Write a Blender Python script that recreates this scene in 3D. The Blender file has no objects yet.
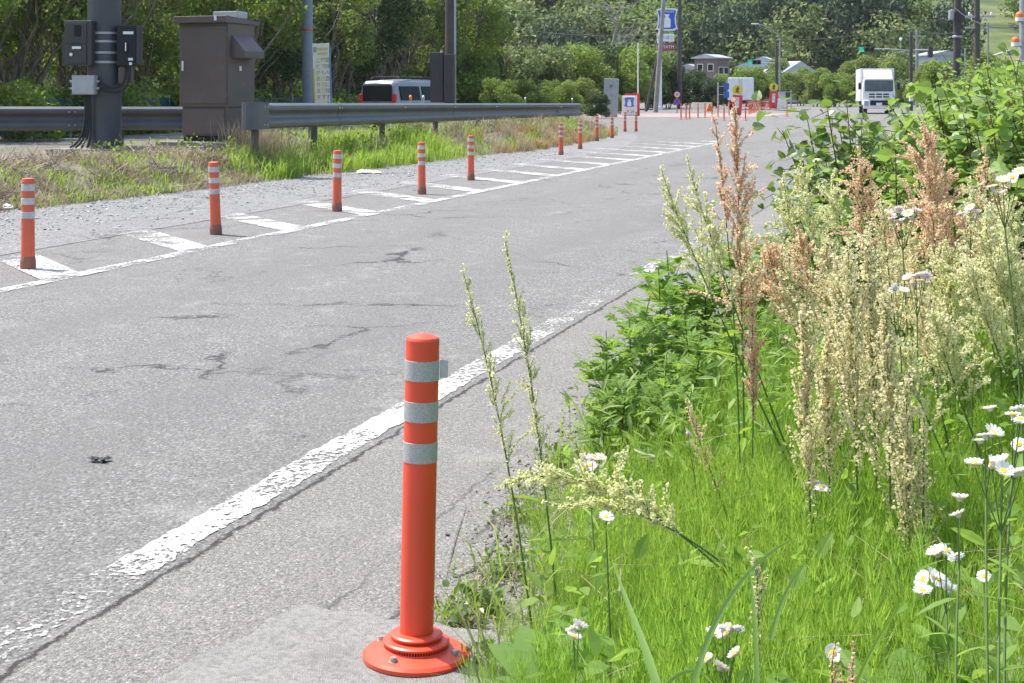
import bpy, math, random
import numpy as np
from mathutils import Vector, Matrix
R = math.radians
S = bpy.context.scene
COL = S.collection

# ------------------------------------------------------------------ camera, sky, sun, exposure
FPX, HORIZON, CZ = 1500.0, 94.0, 1.4
cam = bpy.data.objects.new('camera', bpy.data.cameras.new('camera')); COL.objects.link(cam)
cam.location = (0, 0, CZ); cam.rotation_euler = (math.pi/2, 0, 0); cam.data.shift_y = -(341.5-HORIZON)/1024
cam.data.sensor_width = 36; cam.data.lens = FPX/1024*36; cam.data.clip_start = .05; cam.data.clip_end = 3000
S.camera = cam
SUN_EL = R(63); SUN_AZ = math.atan2(-.80, .45)
w = bpy.data.worlds.new('World'); S.world = w; w.use_nodes = True
bgn = w.node_tree.nodes['Background']; sky = w.node_tree.nodes.new('ShaderNodeTexSky')
sky.sky_type = 'NISHITA'; sky.sun_disc = False; sky.sun_elevation = SUN_EL; sky.sun_rotation = SUN_AZ % (2*math.pi)
sky.dust_density = 2.0
w.node_tree.links.new(sky.outputs[0], bgn.inputs[0]); bgn.inputs[1].default_value = .15
sl = bpy.data.lights.new('sun', 'SUN'); sl.energy = 3.5; sl.angle = R(.53); sl.color = (1, .955, .88)
so = bpy.data.objects.new('sun', sl); COL.objects.link(so)
sd = Vector((math.sin(SUN_AZ)*math.cos(SUN_EL), math.cos(SUN_AZ)*math.cos(SUN_EL), math.sin(SUN_EL)))
so.rotation_euler = sd.to_track_quat('Z', 'Y').to_euler(); so.location = (0, 0, 50)
S.view_settings.view_transform = 'Standard'; S.view_settings.look = 'None'; S.view_settings.gamma = 1
S.view_settings.exposure = 1.1
S.cycles.max_bounces = 7; S.cycles.transparent_max_bounces = 10; S.cycles.diffuse_bounces = 3; S.cycles.transmission_bounces = 4
S.cycles.volume_bounces = 0

# ------------------------------------------------------------------ helpers
def ray(u, v):
    return (u-512)/FPX, 1.0, (HORIZON-v)/FPX
def gp(u, v, z=0):
    x, y, d = ray(u, v); k = (z-CZ)/d
    return Vector((x*k, y*k, z))
def at(u, v, D):
    x, y, d = ray(u, v); k = D/y
    return Vector((x*k, D, CZ+d*k))
RA = R(16.35)
def ST(s, t, z=0): return Vector((s*math.sin(RA)-t*math.cos(RA), s*math.cos(RA)+t*math.sin(RA), z))
def toST(x, y): return x*math.sin(RA)+y*math.cos(RA), -(x*math.cos(RA)-y*math.sin(RA))
ROADROT = math.pi/2-RA

def sstep(a, b, x):
    k = np.clip((x-a)/(b-a), 0, 1); return k*k*(3-2*k)

class MB:
    def __init__(s): s.c = []; s.n = 0
    def add(s, V, F, mat=0, smooth=False):
        V = np.asarray(V, float).reshape(-1, 3); F = np.asarray(F, int)
        s.c.append((V, F+s.n, mat, smooth)); s.n += len(V); return s
    def box(s, c, size, M=None, mat=0, taper=None):
        hx, hy, hz = np.array(size)/2
        V = np.array([[-hx,-hy,-hz],[hx,-hy,-hz],[hx,hy,-hz],[-hx,hy,-hz],[-hx,-hy,hz],[hx,-hy,hz],[hx,hy,hz],[-hx,hy,hz]])
        if taper: V[4:, :2] *= taper
        if M is not None: V = V @ np.array(M).T
        return s.add(V+np.array(c), [[0,3,2,1],[4,5,6,7],[0,1,5,4],[1,2,6,5],[2,3,7,6],[3,0,4,7]], mat)
    def tube(s, P, rad, n=8, mat=0, caps=True):
        P = [np.array(p, float) for p in P]
        if np.isscalar(rad): rad = [rad]*len(P)
        V = []; up = np.array([0, 0, 1.])
        ref = None
        for i, p in enumerate(P):
            d = P[min(i+1, len(P)-1)]-P[max(i-1, 0)]; d = d/(np.linalg.norm(d)+1e-9)
            if ref is None:
                ref = np.cross(d, [0, 0, 1.]) if abs(d[2]) < .95 else np.cross(d, [0, 1., 0])
            ref = ref-d*ref.dot(d); ref /= np.linalg.norm(ref)+1e-9; b = np.cross(d, ref)
            a = np.arange(n)/n*2*math.pi
            V.append(p+rad[i]*(np.cos(a)[:, None]*ref+np.sin(a)[:, None]*b))
        F = [[i*n+j, i*n+(j+1) % n, (i+1)*n+(j+1) % n, (i+1)*n+j] for i in range(len(P)-1) for j in range(n)]
        s.add(np.concatenate(V), F, mat, True)
        if caps:
            s.add(V[0][::-1], [list(range(n))], mat); s.add(V[-1], [list(range(n))], mat)
        return s
    def lathe(s, prof, n=24, c=(0, 0, 0), mat=0, flat=True, M=None):
        a = np.arange(n)/n*2*math.pi; c = np.array(c)
        def put(V, F, sm):
            V = np.array(V)
            if M is not None: V = V @ np.array(M).T
            s.add(V+c, F, mat, sm)
        for (r0, z0), (r1, z1) in zip(prof[:-1], prof[1:]):
            V = [[r0*math.cos(q), r0*math.sin(q), z0] for q in a]+[[r1*math.cos(q), r1*math.sin(q), z1] for q in a]
            put(V, [[j, (j+1) % n, n+(j+1) % n, n+j] for j in range(n)], True)
        return s
    def prism(s, poly, z0, z1, mat=0, M=None, c=(0, 0, 0)):
        n = len(poly); V = np.array([[x, y, z0] for x, y in poly]+[[x, y, z1] for x, y in poly], float)
        if M is not None: V = V @ np.array(M).T
        V = V+np.array(c)
        s.add(V, [[j, (j+1) % n, n+(j+1) % n, n+j] for j in range(n)], mat)
        s.add(V[:n][::-1], [list(range(n))], mat); s.add(V[n:], [list(range(n))], mat); return s
    def build(s, name, mats, parent=None, bevel=0, loc=None, rot=None):
        if not isinstance(mats, (list, tuple)): mats = [mats]
        me = bpy.data.meshes.new(name)
        V = np.concatenate([c[0] for c in s.c]); me.vertices.add(len(V)); me.vertices.foreach_set('co', V.ravel())
        loops = np.concatenate([c[1].ravel() for c in s.c])
        cnt = np.concatenate([np.full(len(c[1]), c[1].shape[1]) for c in s.c])
        me.loops.add(len(loops)); me.loops.foreach_set('vertex_index', loops)
        me.polygons.add(len(cnt)); st = np.zeros(len(cnt), int); st[1:] = np.cumsum(cnt)[:-1]
        me.polygons.foreach_set('loop_start', st)
        try: me.polygons.foreach_set('loop_total', cnt)
        except Exception: pass
        me.polygons.foreach_set('material_index', np.concatenate([np.full(len(c[1]), c[2]) for c in s.c]))
        me.polygons.foreach_set('use_smooth', np.concatenate([np.full(len(c[1]), c[3]) for c in s.c]))
        for m in mats: me.materials.append(m)
        me.update(calc_edges=True); me.validate()
        o = bpy.data.objects.new(name, me); COL.objects.link(o)
        if parent is not None: o.parent = parent
        if loc is not None: o.location = loc
        if rot is not None: o.rotation_euler = rot
        if bevel:
            b = o.modifiers.new('bevel', 'BEVEL'); b.width = bevel; b.segments = 2; b.limit_method = 'ANGLE'
        return o

def tag(o, label, cat, group=None, kind=None):
    if label: o['label'] = label
    if cat: o['category'] = cat
    if group: o['group'] = group
    if kind: o['kind'] = kind
    return o
def struct(o): o['kind'] = 'structure'; return o
def thing(name, label, cat, loc=(0, 0, 0), rot=(0, 0, 0), group=None):
    o = bpy.data.objects.new(name, None); COL.objects.link(o); o.empty_display_size = .1
    o.location = loc; o.rotation_euler = rot if isinstance(rot, tuple) else (0, 0, rot)
    return tag(o, label, cat, group)
def kids(o): return [c for c in COL.objects if c.parent == o]
TREE = {}
def dup(root, loc, rot=(0, 0, 0), label=None, scale=1, group=None):
    if root not in TREE: TREE[root] = [(c, kids(c)) for c in kids(root)]
    r = root.copy(); COL.objects.link(r); r.location = loc; r.rotation_euler = rot; r.scale = (scale,)*3 if np.isscalar(scale) else scale
    if label: r['label'] = label
    if group: r['group'] = group
    for ch, gs in TREE[root]:
        c = ch.copy(); COL.objects.link(c); c.parent = r
        for g in gs:
            d = g.copy(); COL.objects.link(d); d.parent = c
    return r
class Proto:                       # the first place() moves the source itself, later ones copy it
    def __init__(s, root): s.r = root; s.used = False; TREE[root] = [(c, kids(c)) for c in kids(root)]
    def place(s, loc, rot=(0, 0, 0), label=None, scale=1, group=None):
        if s.used: return dup(s.r, loc, rot, label, scale, group)
        s.used = True; r = s.r; r.location = loc; r.rotation_euler = rot; r.scale = (scale,)*3 if np.isscalar(scale) else scale
        if label: r['label'] = label
        if group: r['group'] = group
        return r

# ------------------------------------------------------------------ materials
class NT:
    def __init__(s, name):
        s.m = bpy.data.materials.new(name); s.m.use_nodes = True; s.t = s.m.node_tree; s.N = s.t.nodes; s.L = s.t.links
        s.b = s.N['Principled BSDF']; s.out = s.N['Material Output']
        s.tc = s.N.new('ShaderNodeTexCoord')
    def n(s, typ, **kw):
        o = s.N.new('ShaderNode'+typ)
        for k, v in kw.items():
            if k in o.inputs: s.put(o.inputs[k], v)
            else: setattr(o, k, v)
        return o
    def put(s, i, v):
        if isinstance(v, bpy.types.NodeSocket): s.L.new(v, i)
        else: i.default_value = v
    def noise(s, scale, detail=4, rough=.6, vec=None, dist=0):
        o = s.n('TexNoise'); o.inputs['Scale'].default_value = scale; o.inputs['Detail'].default_value = detail
        o.inputs['Roughness'].default_value = rough; o.inputs['Distortion'].default_value = dist
        s.L.new(vec if vec is not None else s.tc.outputs['Object'], o.inputs['Vector']); return o.outputs['Fac']
    def ramp(s, fac, stops, interp='LINEAR'):
        o = s.n('ValToRGB'); s.L.new(fac, o.inputs[0]); e = o.color_ramp.elements; o.color_ramp.interpolation = interp
        while len(e) < len(stops): e.new(.5)
        for q, (p, c) in zip(e, stops):
            q.position = p; q.color = (c, c, c, 1) if np.isscalar(c) else (*c, 1)
        return o.outputs[0]
    def math(s, op, a, b=0, c=None, clamp=False):
        o = s.n('Math'); o.operation = op; o.use_clamp = clamp; s.put(o.inputs[0], a); s.put(o.inputs[1], b)
        if c is not None: s.put(o.inputs[2], c)
        return o.outputs[0]
    def mix(s, fac, a, b, mode='MIX'):
        o = s.n('Mix'); o.data_type = 'RGBA'; o.blend_type = mode
        s.put(o.inputs[0], fac)
        for i, v in ((6, a), (7, b)):
            if not isinstance(v, bpy.types.NodeSocket): v = (*v, 1) if len(v) == 3 else v
            s.put(o.inputs[i], v)
        return o.outputs[2]
    def bump(s, h, st, dist=.01):
        o = s.n('Bump'); o.inputs['Strength'].default_value = st; o.inputs['Distance'].default_value = dist
        s.L.new(h, o.inputs['Height']); s.L.new(o.outputs[0], s.b.inputs['Normal'])
    def island(s):
        return s.n('NewGeometry').outputs['Random Per Island']

def pm(name, col, col2=None, rough=.6, scale=6, metal=0, bump=0, bscale=60, spec=.5, lo=.35, hi=.65, grime=None, gscale=2, glo=.55):
    t = NT(name); b = t.b
    c = t.mix(t.ramp(t.noise(scale, 5), [(lo, 0), (hi, 1)]), col, col2 or tuple(x*.82 for x in col))
    if grime: c = t.mix(t.ramp(t.noise(gscale, 6, .7), [(glo, 0), (glo+.15, .8)]), c, grime)
    t.put(b.inputs['Base Color'], c)
    b.inputs['Roughness'].default_value = rough; b.inputs['Metallic'].default_value = metal; b.inputs['Specular IOR Level'].default_value = spec
    if bump: t.bump(t.noise(bscale, 4), bump, .005)
    return t.m
def leafm(name, cols, transl=.4, rough=.55, spec=.25, tint=True):
    """foliage: each leaf takes its own hue; thin leaves let light through"""
    t = NT(name); k = len(cols)
    c = t.ramp(t.island(), [(i/(k-1), q) for i, q in enumerate(cols)])
    c = t.mix(t.ramp(t.noise(1.3, 2), [(.4, 0), (.62, .55)]), c, tuple((.72 if tint else .95)*x for x in cols[-1]))
    t.put(t.b.inputs['Base Color'], c); t.b.inputs['Roughness'].default_value = rough; t.b.inputs['Specular IOR Level'].default_value = spec
    tr = t.n('BsdfTranslucent'); t.put(tr.inputs[0], t.mix(.6, c, (.30, .42, .05), 'ADD') if transl > .3 and tint else c)
    m = t.n('MixShader'); m.inputs[0].default_value = transl
    t.L.new(t.b.outputs[0], m.inputs[1]); t.L.new(tr.outputs[0], m.inputs[2]); t.L.new(m.outputs[0], t.out.inputs[0])
    return t.m
def emitm(name, col, st):
    t = NT(name); t.put(t.b.inputs['Base Color'], (*col, 1)); t.put(t.b.inputs['Emission Color'], (*col, 1)); t.b.inputs['Emission Strength'].default_value = st
    return t.m

def asphalt(name, dark, mid, light, vs=105, kind='road'):
    t = NT(name); oc = t.tc.outputs['Object']
    v = t.n('TexVoronoi'); v.inputs['Scale'].default_value = vs; t.L.new(oc, v.inputs['Vector'])
    sep = t.n('SeparateColor'); t.L.new(v.outputs['Color'], sep.inputs[0])
    c = t.ramp(sep.outputs[0], [(0, dark), (.45, mid), (.8, mid), (1, light)])
    c = t.mix(t.ramp(t.noise(60, 6, .75), [(.36, .75), (.56, 0)]), c, tuple(x*.42 for x in dark))
    mp = t.n('Mapping'); mp.inputs['Scale'].default_value = (.22, 1.3, 1); t.L.new(oc, mp.inputs[0])
    c = t.mix(t.ramp(t.noise(1.0, 5, .6, mp.outputs[0]), [(.38, 0), (.66, .5)]), c, tuple(x*.72 for x in mid))
    c = t.mix(t.ramp(t.noise(2.6, 6, .7), [(.55, 0), (.75, .35)]), c, light)
    sx = t.n('SeparateXYZ'); t.L.new(oc, sx.inputs[0])
    dn = t.n('TexNoise'); dn.inputs['Scale'].default_value = 2.2; dn.inputs['Detail'].default_value = 7; dn.inputs['Roughness'].default_value = .72; t.L.new(oc, dn.inputs['Vector'])
    vm = t.n('VectorMath'); vm.operation = 'MULTIPLY_ADD'; t.L.new(dn.outputs['Color'], vm.inputs[0]); vm.inputs[1].default_value = (.9, .9, 0); t.L.new(oc, vm.inputs[2])
    if kind == 'road':
        ck = t.n('TexVoronoi'); ck.feature = 'DISTANCE_TO_EDGE'; ck.inputs['Scale'].default_value = .42; t.L.new(vm.outputs[0], ck.inputs['Vector'])
        mp2 = t.n('Mapping'); mp2.inputs['Scale'].default_value = (.55, 1.0, 1); t.L.new(vm.outputs[0], mp2.inputs[0])
        ck2 = t.n('TexVoronoi'); ck2.feature = 'DISTANCE_TO_EDGE'; ck2.inputs['Scale'].default_value = .95; t.L.new(mp2.outputs[0], ck2.inputs['Vector'])
        m3 = t.math('MULTIPLY', t.ramp(ck2.outputs['Distance'], [(0, .8), (.012, 0)]), t.ramp(t.noise(.9, 4, .6, mp2.outputs[0]), [(.52, 0), (.60, 1)]))
        c = t.mix(m3, c, (.03, .03, .033))
        yy = t.math('ADD', sx.outputs[1], t.math('MULTIPLY_ADD', t.noise(.5, 3), .7, -.35))
        for pos in (3.35, 5.15):
            tk = t.ramp(t.math('ABSOLUTE', t.math('SUBTRACT', yy, pos)), [(.1, .30), (.5, 0)])
            c = t.mix(tk, c, tuple(x*.62 for x in mid))
        c = t.mix(t.math('MULTIPLY', t.ramp(t.noise(1.7, 7, .75, mp.outputs[0]), [(.60, 0), (.70, .55)]), .9), c, (.06, .06, .064))
        m1 = t.ramp(ck.outputs['Distance'], [(0, 1), (.011, 0)])
        m2 = t.ramp(t.noise(.7, 3), [(.5, 0), (.6, 1)])
        c = t.mix(t.math('MULTIPLY', m1, m2), c, (.02, .02, .022))
    elif kind == 'slab':
        c = t.mix(t.ramp(t.noise(3.5, 6, .7), [(.50, 0), (.70, .5)]), c, (.17, .163, .15))
    else:
        wob = t.math('MULTIPLY_ADD', t.noise(5, 8, .75), .16, -.08)
        y = t.math('ADD', sx.outputs[1], wob)
        for pos, wd, st in ((2.19, .017, .9), (1.43, .016, .75), (1.62, .010, .5)):
            d = t.math('ABSOLUTE', t.math('SUBTRACT', y, pos))
            mk = t.ramp(t.math('DIVIDE', d, wd), [(.3, st), (1, 0)])
            if pos < 2: mk = t.math('MULTIPLY', mk, t.ramp(t.noise(1.1, 3), [(.42, 0), (.55, 1)]))
            c = t.mix(mk, c, (.025, .024, .023))
    t.put(t.b.inputs['Base Color'], c); t.b.inputs['Roughness'].default_value = .85; t.b.inputs['Specular IOR Level'].default_value = .3
    h = t.math('ADD', t.math('MULTIPLY', v.outputs['Distance'], -.6), t.noise(30, 6, .8))
    t.bump(h, .8, .012)
    return t.m

def paint(name, wear_lo, wear_hi, ramp_s=None, axis=0, col=(.70, .69, .65)):
    """worn road paint: the coat is missing where the wear mask says so"""
    t = NT(name); oc = t.tc.outputs['Object']
    n = t.math('ADD', t.math('MULTIPLY', t.noise(34, 8, .8), .72), t.math('MULTIPLY', t.noise(3.2, 3, .5), .28))
    th = wear_lo
    if ramp_s:
        sx = t.n('SeparateXYZ'); t.L.new(oc, sx.inputs[0])
        mr = t.math('DIVIDE', sx.outputs[axis], 20.0)
        th = t.ramp(mr, [(p/20.0, v) for p, v in ramp_s])
    keep = t.math('MULTIPLY', t.math('SUBTRACT', n, th), 28, clamp=True)
    ck = t.n('TexVoronoi'); ck.feature = 'DISTANCE_TO_EDGE'; ck.inputs['Scale'].default_value = 5
    dn = t.n('TexNoise'); dn.inputs['Scale'].default_value = 9; dn.inputs['Detail'].default_value = 5; t.L.new(oc, dn.inputs['Vector'])
    vm = t.n('VectorMath'); vm.operation = 'MULTIPLY_ADD'; t.L.new(dn.outputs['Color'], vm.inputs[0]); vm.inputs[1].default_value = (.22, .22, 0); t.L.new(oc, vm.inputs[2])
    t.L.new(vm.outputs[0], ck.inputs['Vector'])
    keep = t.math('MULTIPLY', keep, t.ramp(ck.outputs['Distance'], [(.004, .35), (.03, 1)]))
    t.put(t.b.inputs['Base Color'], t.mix(t.noise(40, 5, .7), col, tuple(x*.8 for x in col)))
    t.b.inputs['Roughness'].default_value = .7
    tr = t.n('BsdfTransparent'); m = t.n('MixShader'); t.L.new(keep, m.inputs[0])
    t.L.new(tr.outputs[0], m.inputs[1]); t.L.new(t.b.outputs[0], m.inputs[2]); t.L.new(m.outputs[0], t.out.inputs[0])
    return t.m

M = {}
M['road'] = asphalt('road_asphalt', (.112, .108, .100), (.222, .215, .202), (.41, .40, .38), 92)
M['shoulder'] = asphalt('shoulder_asphalt', (.15, .144, .132), (.26, .25, .23), (.42, .405, .37), 140, 'shoulder')
M['gravelly'] = asphalt('gravelly_asphalt', (.13, .128, .124), (.245, .24, .232), (.48, .47, .45), 60)
M['concrete'] = asphalt('rough_concrete', (.31, .302, .282), (.35, .34, .318), (.39, .38, .355), 300, 'slab')
M['oldconcrete'] = pm('old_concrete', (.22, .21, .19), (.13, .125, .11), .9, 9, bump=.5, bscale=50)
M['edgepaint'] = paint('edge_line_paint', .45, .5, [(0, .50), (3.1, .50), (3.6, .545), (4.0, .485), (6.0, .465), (7.4, .48), (8.4, .515), (9.6, .525), (12, .53), (14.5, .54), (20, .6)])
M['zebrapaint'] = paint('zebra_paint', .4, .5, [(0, .495), (6.54, .495), (6.58, .465), (7.2, .49), (7.9, .515), (9, .535)], 1)
M['redpave'] = pm('red_paving', (.33, .22, .20), (.27, .22, .20), .85, .4)
M['soil'] = pm('soil', (.055, .05, .028), (.035, .05, .018), .95, 5, bump=.6, bscale=40)
M['verge'] = pm('verge_soil', (.17, .145, .115), (.09, .085, .055), .95, 2.5, bump=.6, bscale=25, grime=(.24, .21, .17), gscale=1.2)
M['field'] = pm('field_ground', (.13, .16, .05), (.09, .12, .04), .95, .15)
M['orange'] = pm('orange_resin', (.78, .078, .03), (.70, .072, .03), .42, 3, spec=.5, grime=(.42, .10, .06), gscale=7, glo=.62)
M['orangeold'] = pm('aged_orange_resin', (.72, .125, .055), (.58, .12, .06), .6, 6, grime=(.24, .14, .10), gscale=8, glo=.58)
M['dirtyboot'] = pm('dirty_boot', (.20, .12, .09), (.36, .12, .07), .85, 18)
M['band'] = None
t = NT('reflective_sheet')
br = t.n('TexVoronoi'); br.inputs['Scale'].default_value = 260; t.L.new(t.tc.outputs['Object'], br.inputs['Vector'])
t.put(t.b.inputs['Base Color'], t.mix(t.ramp(br.outputs['Distance'], [(.2, 0), (.6, 1)]), (.50, .49, .455), (.36, .35, .33)))
t.b.inputs['Roughness'].default_value = .4; t.b.inputs['Metallic'].default_value = .15; M['band'] = t.m
M['bandfar'] = pm('pale_reflective_sheet', (.56, .56, .53), (.40, .39, .36), .5, 16)
M['black'] = pm('black_gap', (.015, .015, .015), rough=.7)
M['bolt'] = pm('bolt_steel', (.42, .41, .39), (.3, .28, .25), .45, 40, metal=.6)
M['polesteel'] = pm('dark_coated_steel', (.048, .050, .058), (.062, .064, .072), .45, 1.2, spec=.5)
M['railsteel'] = pm('dark_rail_coating', (.085, .092, .098), (.06, .066, .072), .42, 2, spec=.55, grime=(.11, .10, .09), gscale=4, glo=.62)
M['brown'] = pm('brown_cabinet_paint', (.125, .095, .080), (.105, .080, .068), .55, 1.5, grime=(.15, .12, .10), gscale=2.5)
M['metergrey'] = pm('meter_box_paint', (.045, .04, .042), (.035, .032, .034), .5, 4)
M['boxgrey'] = pm('pale_box_paint', (.40, .41, .41), (.33, .34, .34), .5, 4)
M['galv'] = pm('galvanised_steel', (.42, .44, .46), (.33, .35, .37), .5, 6, metal=.35)
M['greypole'] = pm('blue_grey_pole', (.20, .235, .28), (.16, .19, .23), .55, 3)
M['white'] = pm('white_paint', (.80, .80, .79), (.72, .72, .70), .45, 4)
M['vanpaint'] = pm('silver_paint', (.25, .265, .28), (.23, .245, .26), .28, 2, metal=.3)
M['glass'] = pm('dark_glass', (.014, .016, .016), (.022, .026, .022), .3, 1, spec=.12)
M['truckglass'] = pm('windscreen_glass', (.10, .125, .15), (.07, .09, .11), .12, 3, spec=.8)
M['rubber'] = pm('rubber', (.02, .02, .02), (.03, .03, .03), .8, 8)
M['redlens'] = pm('red_lens', (.55, .03, .03), rough=.2)
M['lamp'] = pm('clear_lens', (.5, .52, .55), (.2, .22, .25), .15, 30)
M['yellow'] = pm('yellow_paint', (.80, .60, .03), rough=.5)
M['amber'] = pm('amber_lens', (.85, .20, .03), (.75, .17, .03), .35, 6)
M['cream'] = pm('cream_board', (.86, .82, .66), (.82, .78, .60), .55, 3)
M['paleyellow'] = pm('pale_yellow_print', (.76, .66, .30), rough=.6)
M['ink'] = pm('dark_print', (.10, .09, .05), rough=.6)
M['olive'] = pm('olive_print', (.30, .26, .10), rough=.6)
M['bluesign'] = pm('blue_sign', (.03, .10, .52), rough=.4)
M['bluefaded'] = pm('faded_blue_sign', (.10, .22, .55), rough=.5)
M['reds'] = pm('red_sign', (.72, .04, .04), (.66, .05, .05), .5, 3)
M['maroon'] = pm('maroon_sign', (.32, .07, .09), rough=.5)
M['wood'] = pm('pole_concrete', (.30, .29, .27), (.22, .21, .2), .85, 2)
M['darkpole'] = pm('dark_utility_pole', (.085, .075, .07), (.06, .052, .05), .8, 2)
M['green_lens'] = emitm('green_signal', (.02, .42, .25), .45)
M['net'] = pm('teal_mesh_fence', (.02, .075, .085), (.015, .05, .06), .7, 3)
M['bark'] = pm('bark', (.16, .13, .10), (.09, .075, .06), .9, 5, bump=.4, bscale=30)
M['barkdark'] = pm('dark_bark', (.20, .165, .12), (.11, .092, .07), .9, 4)
M['barkgrey'] = pm('grey_bare_twigs', (.30, .27, .24), (.2, .18, .16), .9, 3)
M['housewall'] = pm('house_brown_wall', (.19, .14, .125), (.14, .105, .095), .8, 1)
M['housepale'] = pm('house_pale_wall', (.55, .52, .50), (.46, .44, .42), .8, 1)
M['roof'] = pm('roof_sheet', (.36, .37, .40), (.28, .29, .32), .6, 1)
M['blueroof'] = pm('pale_blue_roof', (.42, .47, .52), (.36, .40, .45), .6, 1)
# foliage
M['f_wood'] = leafm('forest_leaves', [(.045, .078, .017), (.09, .14, .03), (.15, .20, .045), (.24, .27, .085)], .34)
M['f_dark'] = leafm('dark_leaves', [(.030, .055, .016), (.055, .092, .026), (.09, .14, .04)], .26)
M['f_bright'] = leafm('bright_leaves', [(.09, .15, .022), (.13, .20, .034), (.19, .25, .06)], .38)
M['f_hill'] = leafm('hill_leaves', [(.095, .145, .045), (.14, .20, .062), (.18, .24, .09)], .32)  # hill greens are lightened, part of the distance haze is in their colour
M['f_hill2'] = leafm('pale_hill_leaves', [(.14, .20, .05), (.18, .24, .07), (.22, .27, .10)], .3)
M['f_hilld'] = leafm('dark_hill_leaves', [(.042, .072, .040), (.062, .10, .052), (.09, .13, .065)], .26)
M['horsetail'] = leafm('horsetail_green', [(.075, .17, .014), (.17, .33, .026), (.28, .45, .055), (.40, .54, .10)], .45, .6)
M['mugwort'] = leafm('mugwort_green', [(.10, .19, .032), (.155, .27, .045), (.22, .34, .07)], .45)
M['vine'] = leafm('knotweed_green', [(.08, .155, .025), (.13, .22, .036), (.19, .29, .055), (.30, .38, .14)], .4, .45, .4)
M['roundleaf'] = leafm('round_leaf_green', [(.06, .11, .028), (.09, .15, .04), (.14, .20, .06)], .36, .4, .5)
M['blade'] = leafm('grass_green', [(.16, .27, .025), (.23, .36, .045), (.31, .40, .08)], .42)
M['bluegrass'] = leafm('blue_green_blade', [(.14, .25, .06), (.18, .30, .08), (.22, .34, .09)], .42)
M['dry'] = leafm('dry_grass', [(.40, .32, .21), (.50, .42, .29), (.30, .24, .15)], .3)
M['rust'] = leafm('rusty_grass', [(.44, .20, .09), (.52, .32, .16), (.40, .32, .14)], .3)
M['stem'] = leafm('green_stem', [(.11, .19, .05), (.16, .24, .07)], .15)
M['redstem'] = leafm('reddish_stem', [(.10, .07, .03), (.15, .08, .04)], .1)
M['s_pink'] = leafm('pink_seed', [(.84, .47, .32), (.88, .60, .43), (.90, .74, .56), (.78, .66, .38)], .64, tint=False)
M['s_beige'] = leafm('beige_seed', [(.80, .70, .43), (.88, .80, .54), (.88, .73, .52), (.76, .74, .38)], .62, tint=False)
M['s_green'] = leafm('greenish_seed', [(.60, .67, .25), (.74, .76, .36), (.84, .81, .48), (.88, .83, .58)], .62, tint=False)
M['petal'] = leafm('white_petal', [(.84, .84, .84), (.86, .85, .86)], .4, tint=False)
M['petalpink'] = leafm('pink_petal', [(.84, .68, .77), (.86, .78, .82)], .4, tint=False)
M['pollen'] = pm('yellow_flower_disc', (.75, .50, .02), (.66, .40, .02), .8, 200)

# ------------------------------------------------------------------ leaf clouds
DIAMOND = (np.array([[0, 0, 0], [.3, .45, .08], [0, 1, 0], [-.3, .45, .08]]), np.array([[0, 1, 2], [0, 2, 3]]))
WIDE = (np.array([[0, 0, 0], [.42, .3, .07], [.36, .68, .05], [0, 1.05, -.06], [-.36, .68, .05], [-.42, .3, .07], [0, .5, -.02]]),
        np.array([[0, 1, 6], [1, 2, 6], [2, 3, 6], [3, 4, 6], [4, 5, 6], [5, 0, 6]]))
HEART = (np.array([[0, 0, 0], [.22, -.12, .05], [.48, .1, .10], [.46, .42, .06], [.25, .78, -.02], [0, 1.02, -.14], [-.25, .78, -.02], [-.46, .42, .06], [-.48, .1, .10], [-.22, -.12, .05], [0, .45, -.03]]),
         np.array([[10, i, i+1] for i in range(0, 9)]+[[10, 9, 0]]))
def norm(a): return a/(np.linalg.norm(a, axis=-1, keepdims=True)+1e-9)
def scatter(mb, tmpl, pos, nrm, ydir, size, mat=0, smooth=False):
    V, F = tmpl; n = len(pos)
    z = norm(nrm); y = norm(ydir-z*(ydir*z).sum(1, keepdims=True)); x = np.cross(y, z)
    B = np.stack([x, y, z], 1)
    sc = np.asarray(size).reshape(-1, 1, 1) if np.ndim(size) else size
    out = pos[:, None, :]+np.einsum('kc,ncd->nkd', V, B)*sc
    idx = (np.arange(n)*len(V))[:, None, None]+F[None]
    mb.add(out.reshape(-1, 3), idx.reshape(-1, F.shape[1]), mat, smooth)
def crown_pts(g, blobs, n, flat=.8, fill=.25):
    vol = np.array([b[3]**2 for b in blobs]); k = g.choice(len(blobs), n, p=vol/vol.sum()); B = np.array([b[:4] for b in blobs])[k]
    d = norm(g.normal(size=(n, 3))); rr = np.where(g.random(n) < fill, g.random(n)**.5, 1-.22*g.random(n)**2)
    # lumpy radius: small clumps, gaps between
    lump = 1+.16*np.sin(d[:, 0]*7+B[:, 0]*3)*np.sin(d[:, 1]*6+B[:, 1]*5)*np.cos(d[:, 2]*7+B[:, 2])
    p = B[:, :3]+d*(B[:, 3]*rr*lump)[:, None]*np.array([1, 1, flat])
    return p, d
def leaves(mb, g, p, d, size, tmpl=DIAMOND, mat=0, droop=.3, jit=.8):
    n = len(p); nr = norm(d+g.normal(size=(n, 3))*jit+np.array([0, 0, .35])); y = g.normal(size=(n, 3)); y[:, 2] -= droop
    scatter(mb, tmpl, p, nr, y, size*(.6+.8*g.random(n)), mat)

def limb(g, p, q, wob, k=5):
    p, q = np.array(p, float), np.array(q, float); o = []
    for i in range(k+1):
        f = i/k; o.append(p+(q-p)*f+g.normal(size=3)*wob*math.sin(math.pi*f))
    return o

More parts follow.
